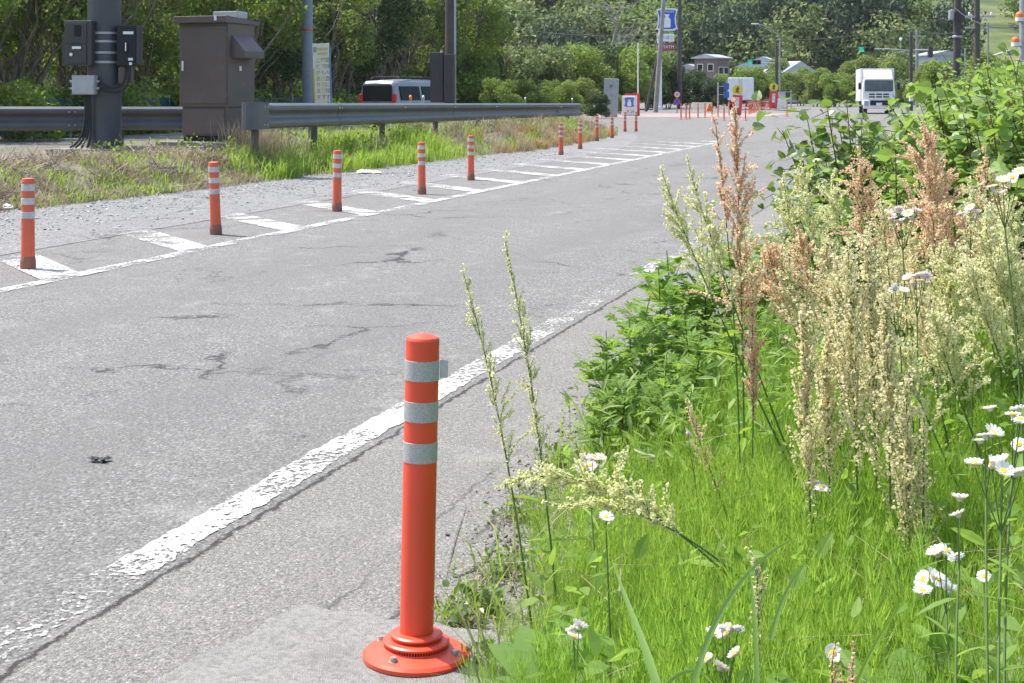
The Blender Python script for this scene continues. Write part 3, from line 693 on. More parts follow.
for z in (1.55, 1.72, 1.92, 2.07):
    MB().lathe([(.299, z-.02), (.312, z-.019), (.312, z+.019), (.299, z+.02)], 40).build('steel_strap', M['galv'], t)
b = MB().box((-.24, -.40, 1.14), (.40, .22, .34)).build('junction_box', M['boxgrey'], t, bevel=.008)
MB().box((-.24, -.515, 1.14), (.37, .012, .31)).build('box_lid', M['boxgrey'], b, bevel=.004)
for x in (-.03, -.45):
    for z in (1.08, 1.2): MB().tube([(x+(-.02 if x > -.2 else .02), -.40, z), (x+(.05 if x > -.2 else -.05), -.40, z)], .025, 10).build('cable_gland', M['galv'], b)
def cab(P, r=.022): MB().tube(P, r, 8).build('cable', M['rubber'], t)
def bez(P, n=14):
    P = [np.array(p, float) for p in P]; o = []
    for i in range(n+1):
        f = i/n; Q = P
        while len(Q) > 1: Q = [a*(1-f)+b*f for a, b in zip(Q[:-1], Q[1:])]
        o.append(Q[0])
    return o
for k in range(4): cab(bez([(-.24+.03*k, -.36, .97), (-.26+.03*k, -.34, .6), (-.20+.03*k, -.31, .2), (-.50+.10*k, -.42, .03)]), .020)
cab(bez([(.0, -.40, 1.2), (.25, -.42, 1.05), (.50, -.35, 1.0), (.45, -.25, 1.5)])); cab(bez([(.0, -.40, 1.08), (.3, -.42, .98), (.56, -.35, .9), (.52, -.25, 1.5)])); cab(bez([(-.47, -.4, 1.1), (-.66, -.4, 1.2), (-.5, -.35, 1.3), (-.42, -.33, 1.5)]))
MB().box((.42, -.12, 1.32), (.24, .2, .3)).build('control_box', M['brown'], t, bevel=.01)
o = MB().box((0, 0, 0), (2.4, 1.5, .16)).build('footing_slab', M['oldconcrete'], bevel=.02, loc=(C0.x+.35, C0.y+.1, C0.z-.08+.005), rot=(0, 0, R(-14))); tag(o, 'low weathered concrete slab under the thick steel column', 'slab')
# ------------------------------------------------------------------ brown cabinet
K0 = Vector((*xyu(217.5, 28.4), .52))
t = thing('roadside_cabinet', 'tall brown steel cabinet with a vent hood and white handle beside the guardrail', 'cabinet', K0, R(-20))
MB().box((0, 0, .05), (.86, .8, .14)).build('plinth', M['black'], t)
MB().box((0, 0, .37), (.97, .9, .54)).build('lower_body', M['brown'], t, bevel=.01)
b = MB().box((0, 0, 1.42), (1.04, .98, 1.56)).build('upper_body', M['brown'], t, bevel=.012)
mb = MB(); mb.prism([(-.62, 2.20), (.62, 2.20), (.62, 2.26), (-.62, 2.33)], -.56, .56, M=[[0, 0, 1], [1, 0, 0], [0, 1, 0]]); mb.build('roof', M['brown'], t, bevel=.012)
d = MB().box((.0, -.502, 1.42), (.99, .022, 1.44)).build('door', M['brown'], t, bevel=.006)
MB().box((-.43, -.524, 1.40), (.035, .026, .18)).build('handle', M['white'], d, bevel=.006)
for z in (.85, 2.0): MB().tube([(.51, -.525, z-.05), (.51, -.525, z+.05)], .018, 8).build('hinge', M['brown'], d)
MB().box((.0, -.464, .37), (.86, .022, .46)).build('lower_panel', M['brown'], t, bevel=.006)
hd = MB().prism([(.522, 1.55), (.80, 1.55), (.80, 1.68), (.522, 1.98)], -.36, .36, M=[[1, 0, 0], [0, 0, -1], [0, 1, 0]]).build('vent_hood', M['brown'], t, bevel=.008)
MB().box((.523, -.05, 1.36), (.012, .07, .09)).build('label_plate', M['white'], t); MB().box((.33, -.625, 2.285), (.05, .012, .09)).build('label_plate', M['white'], t)
MB().box((.22, .1, 2.37), (.5, .42, .13)).build('roof_vent', M['boxgrey'], t, bevel=.01)
for x in (-.42, .42): MB().box((x, -.42, .05), (.07, .07, .10)).build('foot', M['black'], t)
o = MB().box((0, 0, 0), (1.7, 1.5, .22)).build('footing_slab', M['oldconcrete'], bevel=.02, loc=(K0.x-.02, K0.y, K0.z-.115), rot=(0, 0, R(-25))); tag(o, 'thick weathered concrete slab under the tall brown cabinet', 'slab')
o = MB().box((0, 0, 0), (1.6, .5, .10)).build('kerb_block', M['oldconcrete'], bevel=.02, loc=(*xyu(158, 26.7), .42), rot=(0, 0, R(-10))); tag(o, 'pale narrow concrete strip lying between the column and the brown cabinet', 'kerb block')

# ------------------------------------------------------------------ grey pole and its warning board
q = Vector((*xyu(307.5, 62), 0)); t = thing('grey_pole', 'smooth blue-grey pole beside the yellow and white warning board', 'pole', q); MB().lathe([(.24, 0), (.21, 6), (.16, 10), (.0001, 10.02)], 24).build('shaft', M['greypole'], t)
MB().lathe([(.215, 4.0), (.225, 4.01), (.225, 4.08), (.215, 4.09)], 24).build('clamp', M['redlens'], t)
q = Vector((*xyu(323, 60), 0)); t = thing('warning_board', 'white and yellow warning board with vertical Japanese writing leaning by the grey pole', 'sign', q, (0, R(-1.6), R(-14)))
MB().box((0, 0, 2.1), (.70, .05, 2.65)).build('board', M['cream'], t, bevel=.006)
MB().box((.372, .02, 2.0), (.045, .07, 2.6)).build('edge_strip', M['bluefaded'], t); MB().box((-.31, -.03, 1.65), (.05, .012, 1.5)).build('yellow_strip', M['yellow'], t)
MB().box((.08, -.03, 3.2), (.44, .010, .12)).build('printed_band', M['paleyellow'], t); MB().box((.08, -.03, 3.02), (.44, .010, .10)).build('printed_band', M['paleyellow'], t)
MB().box((-.24, -.03, 3.18), (.15, .010, .2)).build('printed_band', M['boxgrey'], t)
def vcol(s_, x, z0, dz, size): return [(c, x, z0-i*dz, size) for i, c in enumerate(s_) if c != ' ']
textmesh('lettering', vcol('電線の直に接する', .27, 2.74, .245, .215), M['olive'], t, (0, -.029, 0), (0, 0, 0))
textmesh('lettering', vcol('竹でも   す', .09, 2.74, .245, .215)+vcol('ことがあります', -.13, 2.74, .245, .20), M['olive'], t, (0, -.029, 0), (0, 0, 0))
textmesh('lettering', vcol('   感電死', .09, 2.74, .245, .215), M['paleyellow'], t, (0, -.029, 0), (0, 0, 0))
for x in (-.25, .25): MB().tube([(x, .05, -.1), (x, .05, 3.3)], .025, 8).build('leg', M['galv'], t)
# ------------------------------------------------------------------ black pole with box
q = Vector((*xyu(450.5, 50), 0)); t = thing('dark_pole', 'dark square-sided pole with a tall black box on it, right of the van', 'pole', q, R(-14))
MB().lathe([(.185, 0), (.175, 7), (.0001, 7.02)], 16).build('shaft', M['darkpole'], t); MB().tube([(.16, -.05, 0), (.16, -.05, 7)], .05, 10).build('conduit', M['galv'], t)
MB().box((-.42, -.05, 1.95), (.44, .34, 1.66)).build('equipment_box', M['metergrey'], t, bevel=.012); MB().box((.06, -.30, 1.92), (.34, .24, 1.60)).build('equipment_box', M['metergrey'], t, bevel=.012)
MB().lathe([(.0001, .06), (.04, .05), (.05, 0)], 12, (-.3, -.05, 2.78)).build('small_lamp', M['lamp'], t)
for u, D, lb in [(478, 70, 'thin dark pole rising above the bright trees right of the black pole'), (290, 48, None)][:1]:
    t = thing('utility_pole', lb, 'pole', (*xyu(u, 160), 0)); MB().lathe([(.17, 0), (.12, 16), (.0001, 16.02)], 12).build('shaft', M['darkpole'], t)

# ------------------------------------------------------------------ vehicles
def loft(mb, rings, mat=0, cap=True):
    n = len(rings[0]); V = np.array(rings).reshape(-1, 3)
    mb.add(V, [[i*n+j, i*n+(j+1) % n, (i+1)*n+(j+1) % n, (i+1)*n+j] for i in range(len(rings)-1) for j in range(n)], mat, False)
    if cap: mb.add(rings[0][::-1], [list(range(n))], mat); mb.add(rings[-1], [list(range(n))], mat)
def wheel(parent, x, y, r=.32, wd=.2, out=1):
    Mx = [[0, 0, 1], [1, 0, 0], [0, 1, 0]]
    wv = MB().lathe([(r*.6, -wd/2), (r*.94, -wd/2), (r, -wd*.35), (r, wd*.35), (r*.94, wd/2), (r*.6, wd/2)], 28, (x, y, r), M=Mx).build('wheel', M['rubber'], parent)
    MB().lathe([(.0001, wd*.42*out), (r*.25, wd*.45*out), (r*.5, wd*.3*out), (r*.62, wd*.47*out)], 28, (x, y, r), M=Mx).build('rim', M['galv'], wv)
def car_ring(y, zb, zs, zr, wb, ws, wr, round_=.12):
    return [(-wb, y, zb), (wb, y, zb), (ws, y, zb+.25), (ws, y, zs), (wr+.02, y, zr-round_), (wr-.08, y, zr-.02), (0, y, zr), (-wr+.08, y, zr-.02), (-wr-.02, y, zr-round_), (-ws, y, zs), (-ws, y, zb+.25)]
rear = Vector((*xyu(379, 56), .0)); hd = R(-33); dirv = Vector((-math.sin(hd), math.cos(hd), 0))
t = thing('parked_van', 'silver compact van with dark rear window seen behind the long guardrail', 'van', rear+dirv*2.1, hd); t.scale = (1.05, 1.05, 1.05)
mb = MB(); loft(mb, [car_ring(-2.10, .42, 1.0, 1.72, .78, .82, .66), car_ring(-1.98, .30, 1.02, 1.82, .82, .86, .70), car_ring(-1.0, .26, 1.02, 1.87, .84, .87, .72), car_ring(.3, .26, 1.02, 1.86, .84, .87, .71), car_ring(.75, .26, 1.02, 1.74, .84, .87, .68), car_ring(1.35, .26, .98, 1.16, .84, .87, .74, .05), car_ring(1.95, .30, .85, .98, .80, .83, .70, .05), car_ring(2.12, .38, .72, .80, .72, .74, .62, .05)])
mb.build('body', M['vanpaint'], t, bevel=.03)
w_ = MB().box((0, -2.10, 1.36), (1.30, .05, .58)).build('rear_window', M['glass'], t, bevel=.02)
MB().box((.0, -2.13, 1.12), (.5, .02, .03)).build('wiper', M['black'], w_)
for sx in (-1, 1):
    Mx = [[1, 0, -sx*.21], [0, 1, 0], [0, 0, 1]]
    for y, L in ((-1.25, 1.15), (.0, 1.05)):
        MB().box((sx*.815, y, 1.36), (.05, L, .50), Mx).build('side_window', M['glass'], t, bevel=.015)
    MB().box((sx*.74, -2.06, 1.12), (.16, .10, .42)).build('tail_light', M['redlens'], t, bevel=.02)
    MB().tube([(sx*.60, -1.7, 1.87), (sx*.60, -1.6, 1.93), (sx*.60, .2, 1.93), (sx*.60, .35, 1.86)], .022, 8).build('roof_rail', M['black'], t)
    for y in (-1.3, 1.3): wheel(t, sx*.76, y, .32, .2, sx)
    MB().box((sx*.95, .75, 1.08), (.2, .1, .15)).build('wing_mirror', M['vanpaint'], t, bevel=.02)
    MB().box((sx*.877, -.55, .95), (.02, .16, .03)).build('door_handle', M['black'], t)
MB().box((0, -2.14, .50), (1.66, .16, .26)).build('bumper', M['vanpaint'], t, bevel=.03); MB().box((0, -2.13, .86), (.34, .02, .17)).build('number_plate', M['white'], t)
MB().tube([(-.5, -1.5, 1.95), (.5, -1.5, 1.95)], .02, 6).build('roof_bar', M['black'], t); MB().tube([(-.5, -.1, 1.95), (.5, -.1, 1.95)], .02, 6).build('roof_bar', M['black'], t)
MB().box((0, 1.06, 1.42), (1.3, .03, .72), [[1, 0, 0], [0, 1, -.95], [0, 0, 1]]).build('windscreen', M['glass'], t)
# oncoming truck; local -Y is its front
q = Vector((*xyu(879, 105), 0)); t = thing('oncoming_truck', 'white box truck driving towards the camera on the right of the road', 'truck', q, R(-10))
cb = MB(); loft(cb, [[(-1.08, y, .62), (1.08, y, .62), (1.1, y, 1.5), (1.02, y, 2.35), (.92, y, 2.46), (-.92, y, 2.46), (-1.02, y, 2.35), (-1.1, y, 1.5)] for y in (0.0, 1.7)]); cb.build('cab', M['white'], t, bevel=.05)
MB().box((0, 4.9, 2.05), (2.36, 6.0, 2.32)).build('cargo_box', M['white'], t, bevel=.02)
MB().prism([(.5, 2.47), (1.75, 2.47), (1.75, 3.12)], -.95, .95, M=[[0, 0, 1], [1, 0, 0], [0, 1, 0]]).build('roof_deflector', M['white'], t, bevel=.02)
MB().box((0, -.0, 1.98), (1.92, .06, .80)).build('windscreen', M['truckglass'], t, bevel=.03)
for x in (-.5, .35): MB().tube([(x, -.05, 1.6), (x+.5, -.05, 1.68)], .012, 5).build('wiper', M['black'], t)
gr_ = MB().box((0, -.012, 1.30), (1.46, .05, .44)).build('grille', M['white'], t, bevel=.02)
for z in (1.38, 1.20):
    for x in (-.48, 0, .48): MB().box((x, -.04, z), (.40, .02, .10)).build('grille_slot', M['black'], gr_)
bm = MB().box((0, -.04, .68), (2.14, .22, .62)).build('bumper', M['white'], t, bevel=.05)
MB().box((0, -.155, .78), (1.22, .02, .36)).build('lower_grille', M['black'], bm); MB().box((0, -.172, .68), (.40, .015, .22)).build('number_plate', M['white'], bm)
for sx in (-1, 1):
    MB().box((sx*.86, -.155, .74), (.28, .03, .34)).build('headlight', M['lamp'], t, bevel=.02)
    mi = MB().tube([(sx*1.05, .05, 2.25), (sx*1.32, -.08, 2.22), (sx*1.32, -.08, 1.7)], .02, 6).build('mirror_arm', M['black'], t); MB().box((sx*1.32, -.1, 1.95), (.20, .08, .44)).build('mirror', M['black'], mi, bevel=.02)
    for y in (.75, 5.6): wheel(t, sx*.92, y, .45, .28, sx)
    MB().tube([(sx*1.16, -.1, .55), (sx*1.24, -.14, .9), (sx*1.24, -.14, 1.15)], .015, 6).build('guide_rod', M['galv'], t)
# white truck seen from the rear
q = Vector((*xyu(740.5, 132), 0)); t = thing('white_truck', 'white box truck with double rear doors standing behind the first red banner', 'truck', q, R(-10))
MB().box((0, 2.6, 1.85), (2.2, 5.2, 2.0)).build('cargo_box', M['white'], t, bevel=.02)
for sx in (-1, 1):
    dd = MB().box((sx*.535, -.02, 1.85), (1.03, .05, 1.9)).build('rear_door', M['white'], t, bevel=.01); MB().tube([(sx*.12, -.06, .95), (sx*.12, -.06, 2.75)], .02, 6).build('lock_bar', M['galv'], dd)
    MB().box((sx*.85, -.02, .72), (.34, .06, .12)).build('tail_light', M['redlens'], t)
    wheel(t, sx*.85, 1.2, .40, .3, sx); MB().box((sx*.85, .6, .45), (.4, .02, .5)).build('mud_flap', M['rubber'], t)
MB().box((0, 2.5, .72), (.8, 5, .2)).build('chassis', M['black'], t); MB().box((0, .05, .55), (2.0, .1, .1)).build('rear_bar', M['reds'], t)
MB().box((0, 6.1, 1.4), (2.0, 1.6, 1.7)).build('cab', M['white'], t, bevel=.05)
# ------------------------------------------------------------------ shop pylon, signs, poles of the junction
SHIELD = [(-.5, .44), (-.30, .50), (.30, .50), (.5, .44), (.43, .20), (.41, 0), (.43, -.22), (.5, -.42), (.30, -.50), (-.30, -.50), (-.5, -.42), (-.43, -.22), (-.41, 0), (-.43, .20)]
CAN = [(-.10, .27), (.10, .27), (.10, .21), (.07, .19), (.07, .13), (.145, .06), (.15, -.26), (.12, -.30), (-.12, -.30), (-.15, -.26), (-.145, .06), (-.07, .13), (-.07, .19), (-.10, .21)]
XZ = [[1, 0, 0], [0, 0, -1], [0, 1, 0]]     # prism outline (x,y) stood upright, extruded towards -Y
def shield(parent, c, w_, h_, blue, text=True):
    b = MB().prism([(x*w_, y*h_) for x, y in SHIELD], 0, .10, M=XZ, c=c).build('sign_shield', M['white'], parent, bevel=.01)
    MB().prism([(x*w_*.86, y*h_*.86) for x, y in SHIELD], .10, .108, M=XZ, c=c).build('blue_field', M[blue], b)
    MB().prism([(x*w_*1.1, y*h_*1.05-.05*h_) for x, y in CAN], .108, .116, M=XZ, c=c).build('milk_can_emblem', M['white'], b)
    if text: textmesh('lettering', [('LAWSON', c[0], c[2]+.345*h_, .15*w_)], M['white'], b, (0, c[1]-.110, 0), (0, 0, 0))
D = 130; q = Vector((*xyu(659.5, D), 0)); t = thing('shop_pylon', 'tall white shop pylon with a blue milk-can shield above two small panels', 'shop sign', q)
MB().lathe([(.30, 0), (.30, .3), (.21, .32), (.19, 6.3), (.0001, 6.32)], 16).build('pole', M['white'], t)
shield(t, (.62, -.2, 7.85), 1.85, 1.95, 'bluesign')
MB().lathe([(.08, 6), (.08, 8.6)], 10).build('inner_mast', M['white'], t)
pn = MB().box((.50, -.2, 6.27), (1.5, .14, .66)).build('sign_panel', M['white'], t, bevel=.01); textmesh('lettering', [('酒たばこ', .50, 6.27, .36)], M['ink'], pn, (0, -.278, 0), (0, 0, 0))
pn = MB().box((.50, -.2, 5.47), (1.5, .14, .66)).build('sign_panel', M['maroon'], t, bevel=.01); textmesh('lettering', [('銀行ATM', .50, 5.47, .36)], M['white'], pn, (0, -.278, 0), (0, 0, 0))
D = 95; q = Vector((*xyu(629.5, D), 0)); t = thing('shop_sign', 'small white roadside sign with a blue milk-can shield in front of a red board', 'shop sign', q, R(-8))
MB().box((0, 0, .62), (.96, .08, 1.35)).build('board', M['white'], t, bevel=.01); shield(t, (0, -.045, .88), .74, .70, 'bluefaded', False)
textmesh('lettering', [('P', -.1, .28, .26), ('24', .18, .28, .22)], M['ink'], t, (0, -.043, 0), (0, 0, 0))
MB().box((.14, .25, .72), (.98, .06, 1.42)).build('red_board', M['reds'], t)
for x in (-.4, .4): MB().tube([(x, .06, -.02), (x, .06, .5)], .03, 8).build('leg', M['galv'], t)
D = 91; q = Vector((*xyu(610, D), -.05)); t = thing('standing_board', 'pale grey upright board with dark marks among the trees, left of the small shop sign', 'sign', q, (0, R(2.5), R(-18))); t.scale = (.9, .9, .9)
MB().box((0, 0, 1.35), (1.0, .14, 2.6)).build('board', M['boxgrey'], t, bevel=.02); textmesh('lettering', [('寿', 0, 2.1, .3), ('し', .1, 1.55, .26), ('処', -.05, 1.1, .3)], M['metergrey'], t, (0, -.074, 0), (0, 0, 0))
MB().prism([(-.75, .55), (-.55, .5), (-.52, 1.0), (-.7, 1.05)], 0, .03, M=XZ).build('red_flag', M['reds'], t)
D = 100; q = Vector((*xyu(638, D), 0)); t = thing('slim_mast', 'thin white mast right behind the small shop sign', 'pole', q); MB().lathe([(.055, 0), (.045, 4.75), (.0001, 4.8)], 10).build('shaft', M['white'], t)
D = 115; q = Vector((*xyu(655.5, D), 0)); t = thing('utility_pole', 'grey concrete utility pole leaning slightly right, in front of the shop pylon', 'utility pole', q, (0, R(4.2), 0)); MB().lathe([(.19, -.2), (.14, 13), (.0001, 13.02)], 14).build('shaft', M['wood'], t)
MB().box((0, -.02, 10.5), (1.8, .1, .1)).build('crossarm', M['galv'], t)
q = Vector((*xyu(646, 120), 0)); t = thing('stay_pole', 'dark slanting stay pole propping the leaning grey utility pole', 'pole', q, (0, R(12), 0)); MB().lathe([(.12, -.1), (.09, 5.2), (.0001, 5.22)], 10).build('shaft', M['darkpole'], t)
q = Vector((*xyu(679.5, 140), 0)); t = thing('utility_pole', 'dark tall utility pole right of the shop pylon', 'utility pole', q); MB().lathe([(.22, 0), (.18, 14), (.0001, 14.02)], 14).build('shaft', M['darkpole'], t)
D = 110; q = Vector((*xyu(677, D), 0)); t = thing('road_sign', 'pole with a red-rimmed round sign above a blue round sign', 'road sign', q); MB().lathe([(.04, 0), (.035, 1.62), (.0001, 1.63)], 10).build('pole', M['greypole'], t)
for z, a, b_ in ((1.36, 'reds', 'bluefaded'), (.83, 'reds', 'bluesign')):
    pl = MB().lathe([(.0001, .06), (.235, .06), (.235, .04), (.0001, .04)], 24, (0, 0, z), M=XZ).build('round_sign', M['white' if z > 1 else 'bluesign'], t)
    MB().lathe([(.19, .064), (.235, .064), (.236, .055), (.19, .06)], 24, (0, 0, z), M=XZ).build('sign_rim', M['reds'], pl)
    MB().lathe([(.0001, .066), (.14, .066), (.14, .06)], 24, (0, 0, z), M=XZ).build('sign_centre', M['boxgrey' if z > 1 else 'bluesign'], pl)
q = Vector((*xyu(718, 118), 0)); t = thing('road_sign', 'grey post with two small blue square signs left of the white truck', 'road sign', q); MB().lathe([(.07, 0), (.06, 2.3), (.0001, 2.32)], 10).build('pole', M['galv'], t)
for z in (2.0, 1.35): MB().box((.66, 0, z), (.42, .05, .5)).build('blue_square', M['bluesign'], t); MB().tube([(0, 0, z), (.66, .03, z)], .025, 6).build('arm', M['galv'], t)
def banner(u, D, lb, sc):
    t = thing('construction_banner', lb, 'banner sign', (*xyu(u, D), 0), (0, R(2), R(-6))); t.scale = (sc,)*3
    MB().prism([(-.27, .12), (.27, .12), (.33, 1.32), (-.27, 1.36)], 0, .05, M=XZ).build('board', M['reds'], t)
    pn = MB().box((.01, -.062, .88), (.22, .02, .62)).build('white_panel', M['white'], t); textmesh('lettering', [('徐', .01, 1.04, .22), ('行', .01, .76, .22)], M['reds'], pn, (0, -.076, 0), (0, 0, 0))
    f = MB().lathe([(.0001, -.06), (.055, -.055), (.06, 0)], 12, (.02, 0, .44), M=XZ); MB().prism([(-.05, .36), (.09, .36), (.13, .16), (.03, .22), (-.09, .16)], .052, .066, M=XZ).build('worker_figure', M['ink'], t)
    oc = [(.33*math.cos(R(22.5+45*k)), .30*math.sin(R(22.5+45*k))) for k in range(8)]
    y = MB().prism([(a, b+1.66) for a, b in oc], 0, .05, M=XZ).build('yellow_sign', M['yellow'], t)
    MB().prism([(-.16, 1.47), (-.05, 1.52), (.02, 1.47), (.09, 1.48), (.05, 1.64), (.13, 1.72), (.06, 1.78), (.05, 1.85), (-.03, 1.84), (-.03, 1.76), (-.12, 1.70), (-.06, 1.62)], .05, .06, M=XZ).build('worker_figure', M['ink'], y)
    for x in (-.2, .2): MB().tube([(x, .05, 0), (x, .03, 1.5)], .02, 6).build('leg', M['galv'], t)
banner(736.5, 90, 'red banner with a yellow worker sign on top, in front of the white truck', 1.0)
banner(773, 128, 'red banner with a yellow worker sign on top, beside the grey lamp pole', 1.2)
o = MB().box((0, 0, .45), (1.6, .1, .55)); o.box((-.6, 0, .1), (.08, .3, .2)).box((.6, 0, .1), (.08, .3, .2)); o = o.build('barrier_board', M['cream'], loc=(*xyu(702, 122), 0)); tag(o, 'low cream barrier board on the ground behind the red lane posts', 'barrier')
o = MB().prism([(-.3, 0), (.3, 0), (.05, .62), (-.05, .62)], 0, .5, M=XZ).build('barrier_cone', M['amber'], loc=(*xyu(709, 121), 0)); tag(o, 'small orange marker beside the low cream barrier board', 'marker')
q = Vector((*xyu(781, 140), 0)); t = thing('signal_cabinet', 'white box on a base with a grey panel above, right of the second banner', 'cabinet', q); MB().box((0, 0, .5), (.9, .6, 1.0)).build('box', M['white'], t, bevel=.02); MB().box((.1, .1, 1.35), (.65, .1, .5)).build('grey_panel', M['boxgrey'], t); MB().tube([(.1, .15, .9), (.1, .15, 1.2)], .04, 8).build('post', M['galv'], t)
q = Vector((*xyu(791, 138), 0)); t = thing('sign_post', 'short grey post with a cross rail, right of the white box', 'post', q); MB().lathe([(.06, 0), (.055, 1.7), (.0001, 1.72)], 10).build('shaft', M['galv'], t); MB().box((-.45, 0, 1.6), (.9, .06, .06)).build('cross_rail', M['galv'], t)
def signal(parent, c, sc=1.0):
    b = MB().box(c, (1.25*sc, .3*sc, .42*sc)).build('signal_head', M['metergrey'], parent, bevel=.03)
    for k, m_ in enumerate(('green_lens', 'black', 'black')):
        x = c[0]+(-.42+.42*k)*sc
        MB().lathe([(.0001, .17*sc), (.15*sc, .16*sc), (.16*sc, .14*sc)], 18, (x, c[1], c[2]), M=XZ).build('lens', M[m_], b)
        mb = MB(); n = 12; pts = [(math.cos(R(a))*.18*sc, math.sin(R(a))*.18*sc) for a in np.linspace(-10, 190, n)]
        mb.add([[x+px, c[1]-.15*sc, c[2]+pz] for px, pz in pts]+[[x+px, c[1]-.42*sc, c[2]+pz] for px, pz in pts], [[i, i+1, n+i+1, n+i] for i in range(n-1)]); mb.build('hood', M['metergrey'], b)
    if True: MB().prism([(c[0]-.62*sc, c[2]-.21*sc), (c[0]-.20*sc, c[2]-.21*sc), (c[0]-.20*sc, c[2]+.21*sc), (c[0]-.62*sc, c[2]+.21*sc)], -c[1]+.152*sc, -c[1]+.156*sc, M=XZ).build('lit_face', M['green_lens'], b)
D = 125; q = Vector((*xyu(911, D), 0)); t = thing('signal_pole', 'dark signal pole with a long arm holding a green traffic light beside the oncoming truck', 'traffic light', q)
MB().lathe([(.16, 0), (.13, 6.6), (.0001, 6.62)], 14).build('pole', M['darkpole'], t); MB().lathe([(.165, .8), (.166, 1.4), (.155, 1.41)], 14).build('white_band', M['white'], t)
MB().tube([(0, 0, 5.0), (-2.0, 0, 5.15), (-4.1, 0, 5.15)], .05, 8).build('signal_arm', M['galv'], t); MB().tube([(0, 0, 4.6), (-1.6, 0, 5.1)], .03, 6).build('arm_brace', M['galv'], t)
signal(t, (-3.8, -.25, 5.1), 1.0); MB().lathe([(.0001, .16), (.1, .12), (.14, 0), (.1, -.1), (.0001, -.13)], 12, (-.85, 0, 5.95)).build('sensor', M['white'], t); MB().tube([(-.85, 0, 5.15), (-.85, 0, 5.9)], .025, 6).build('sensor_stalk', M['galv'], t)
MB().tube([(0, 0, 5.05), (1.6, 0, 5.05)], .09, 8).build('signal_arm', M['galv'], t); MB().box((1.6, 0, 4.9), (.35, .5, .9)).build('signal_head', M['metergrey'], t, bevel=.03)
q = Vector((*xyu(917, 135), 0)); t = thing('utility_pole', 'grey concrete utility pole just right of the dark signal pole', 'utility pole', q); MB().lathe([(.17, 0), (.12, 7.2), (.0001, 7.22)], 12).build('shaft', M['wood'], t); MB().box((0, -.02, 6.6), (1.6, .1, .1)).build('crossarm', M['galv'], t)
D = 152; q = Vector((*xyu(776.5, D), 0)); t = thing('signal_pole', 'dark signal pole with a green traffic light over the road at the second banner', 'traffic light', q)
MB().lathe([(.17, 0), (.15, 6.3), (.0001, 6.32)], 14).build('pole', M['darkpole'], t); MB().tube([(0, 0, 4.5), (-2.4, 0, 4.6)], .05, 8).build('signal_arm', M['galv'], t); signal(t, (-2.3, -.2, 4.62), 1.05)
q = Vector((*xyu(780, 150), 0)); t = thing('street_lamp', 'grey lamp pole with a curved arm reaching left above the second banner', 'street lamp', q); MB().lathe([(.11, 0), (.08, 6.8)], 12).build('pole', M['wood'], t)
MB().tube(bez([(0, 0, 6.7), (-.1, 0, 7.6), (-1.2, 0, 8.2), (-2.2, 0, 8.4)]), .035, 8).build('arm', M['galv'], t); MB().box((-2.5, 0, 8.42), (.7, .25, .10)).build('lamp_head', M['white'], t, bevel=.03)
D = 60; q = Vector((*xyu(955.5, D), 0)); t = thing('utility_pole', 'dark wooden utility pole with a grey transformer box, rising from the hedge', 'utility pole', q, (0, R(1), 0)); MB().lathe([(.165, 0), (.13, 11), (.0001, 11.02)], 14).build('shaft', M['darkpole'], t)
MB().lathe([(.0001, 4.35), (.11, 4.36), (.12, 4.4), (.12, 4.74), (.0001, 4.77)], 14, (-.27, -.1, 0)).build('transformer', M['boxgrey'], t); MB().box((.10, -.2, 4.5), (.14, .2, .4)).build('switch_box', M['metergrey'], t); MB().lathe([(.19, 3.65), (.2, 3.66), (.2, 3.72), (.19, 3.73)], 14).build('steel_strap', M['galv'], t)
q = Vector((*xyu(977, 95), 0)); t = thing('utility_pole', 'dark utility pole behind the hedge with crossarms, second from the right', 'utility pole', q); MB().lathe([(.2, 0), (.16, 13), (.0001, 13.02)], 14).build('shaft', M['darkpole'], t)
for z in (6.3, 5.6): MB().box((.2, -.03, z), (1.9, .12, .12)).build('crossarm', M['galv'], t)
for x in (-.5, .4, .9): MB().lathe([(.03, 6.36), (.07, 6.4), (.07, 6.55), (.0001, 6.6)], 8, (x, -.03, 0)).build('insulator', M['white'], t)
q = Vector((*xyu(965, 105), 0)); t = thing('slim_mast', 'thin pale mast between the two dark utility poles', 'pole', q); MB().lathe([(.05, 0), (.045, 4.6), (.0001, 4.62)], 8).build('shaft', M['galv'], t)
q = Vector((*xyu(988, 88), 0)); t = thing('slim_mast', 'thin grey mast right of the second dark utility pole', 'pole', q); MB().lathe([(.06, 0), (.05, 5.6), (.0001, 5.62)], 8).build('shaft', M['wood'], t)
D = 40; q = Vector((*xyu(1023, D), bankpt(*xyu(1023, D)))); t = thing('beacon_pole', 'grey pole with two orange topped white lamps at the right edge', 'beacon', q); MB().lathe([(.10, 0), (.09, 4.4), (.0001, 4.42)], 14).build('pole', M['galv'], t)
for x, v in ((-.14, 17), (-.25, 42)):
    zz = at(1000, v, D).z-q.z; b = MB().lathe([(.09, zz-.13), (.11, zz-.12), (.11, zz-.02)], 16, (x, -.15, 0)).build('lamp_base', M['white'], t); MB().lathe([(.105, zz-.02), (.10, zz+.07), (.07, zz+.12), (.0001, zz+.14)], 16, (x, -.15, 0)).build('amber_lens', M['amber'], b)
    MB().tube([(0, 0, zz-.1), (x, -.15, zz-.12)], .03, 6).build('bracket', M['galv'], t)
MB().prism([(-.55, 0), (.1, 0), (-.15, .13)], 0, .35, M=XZ, c=(-.25, .1, at(1000, 55, D).z-q.z)).build('small_roof', M['roof'], t); MB().box((-.05, 0, at(0, 66, D).z-q.z), (.2, .2, .3)).build('white_box', M['white'], t)
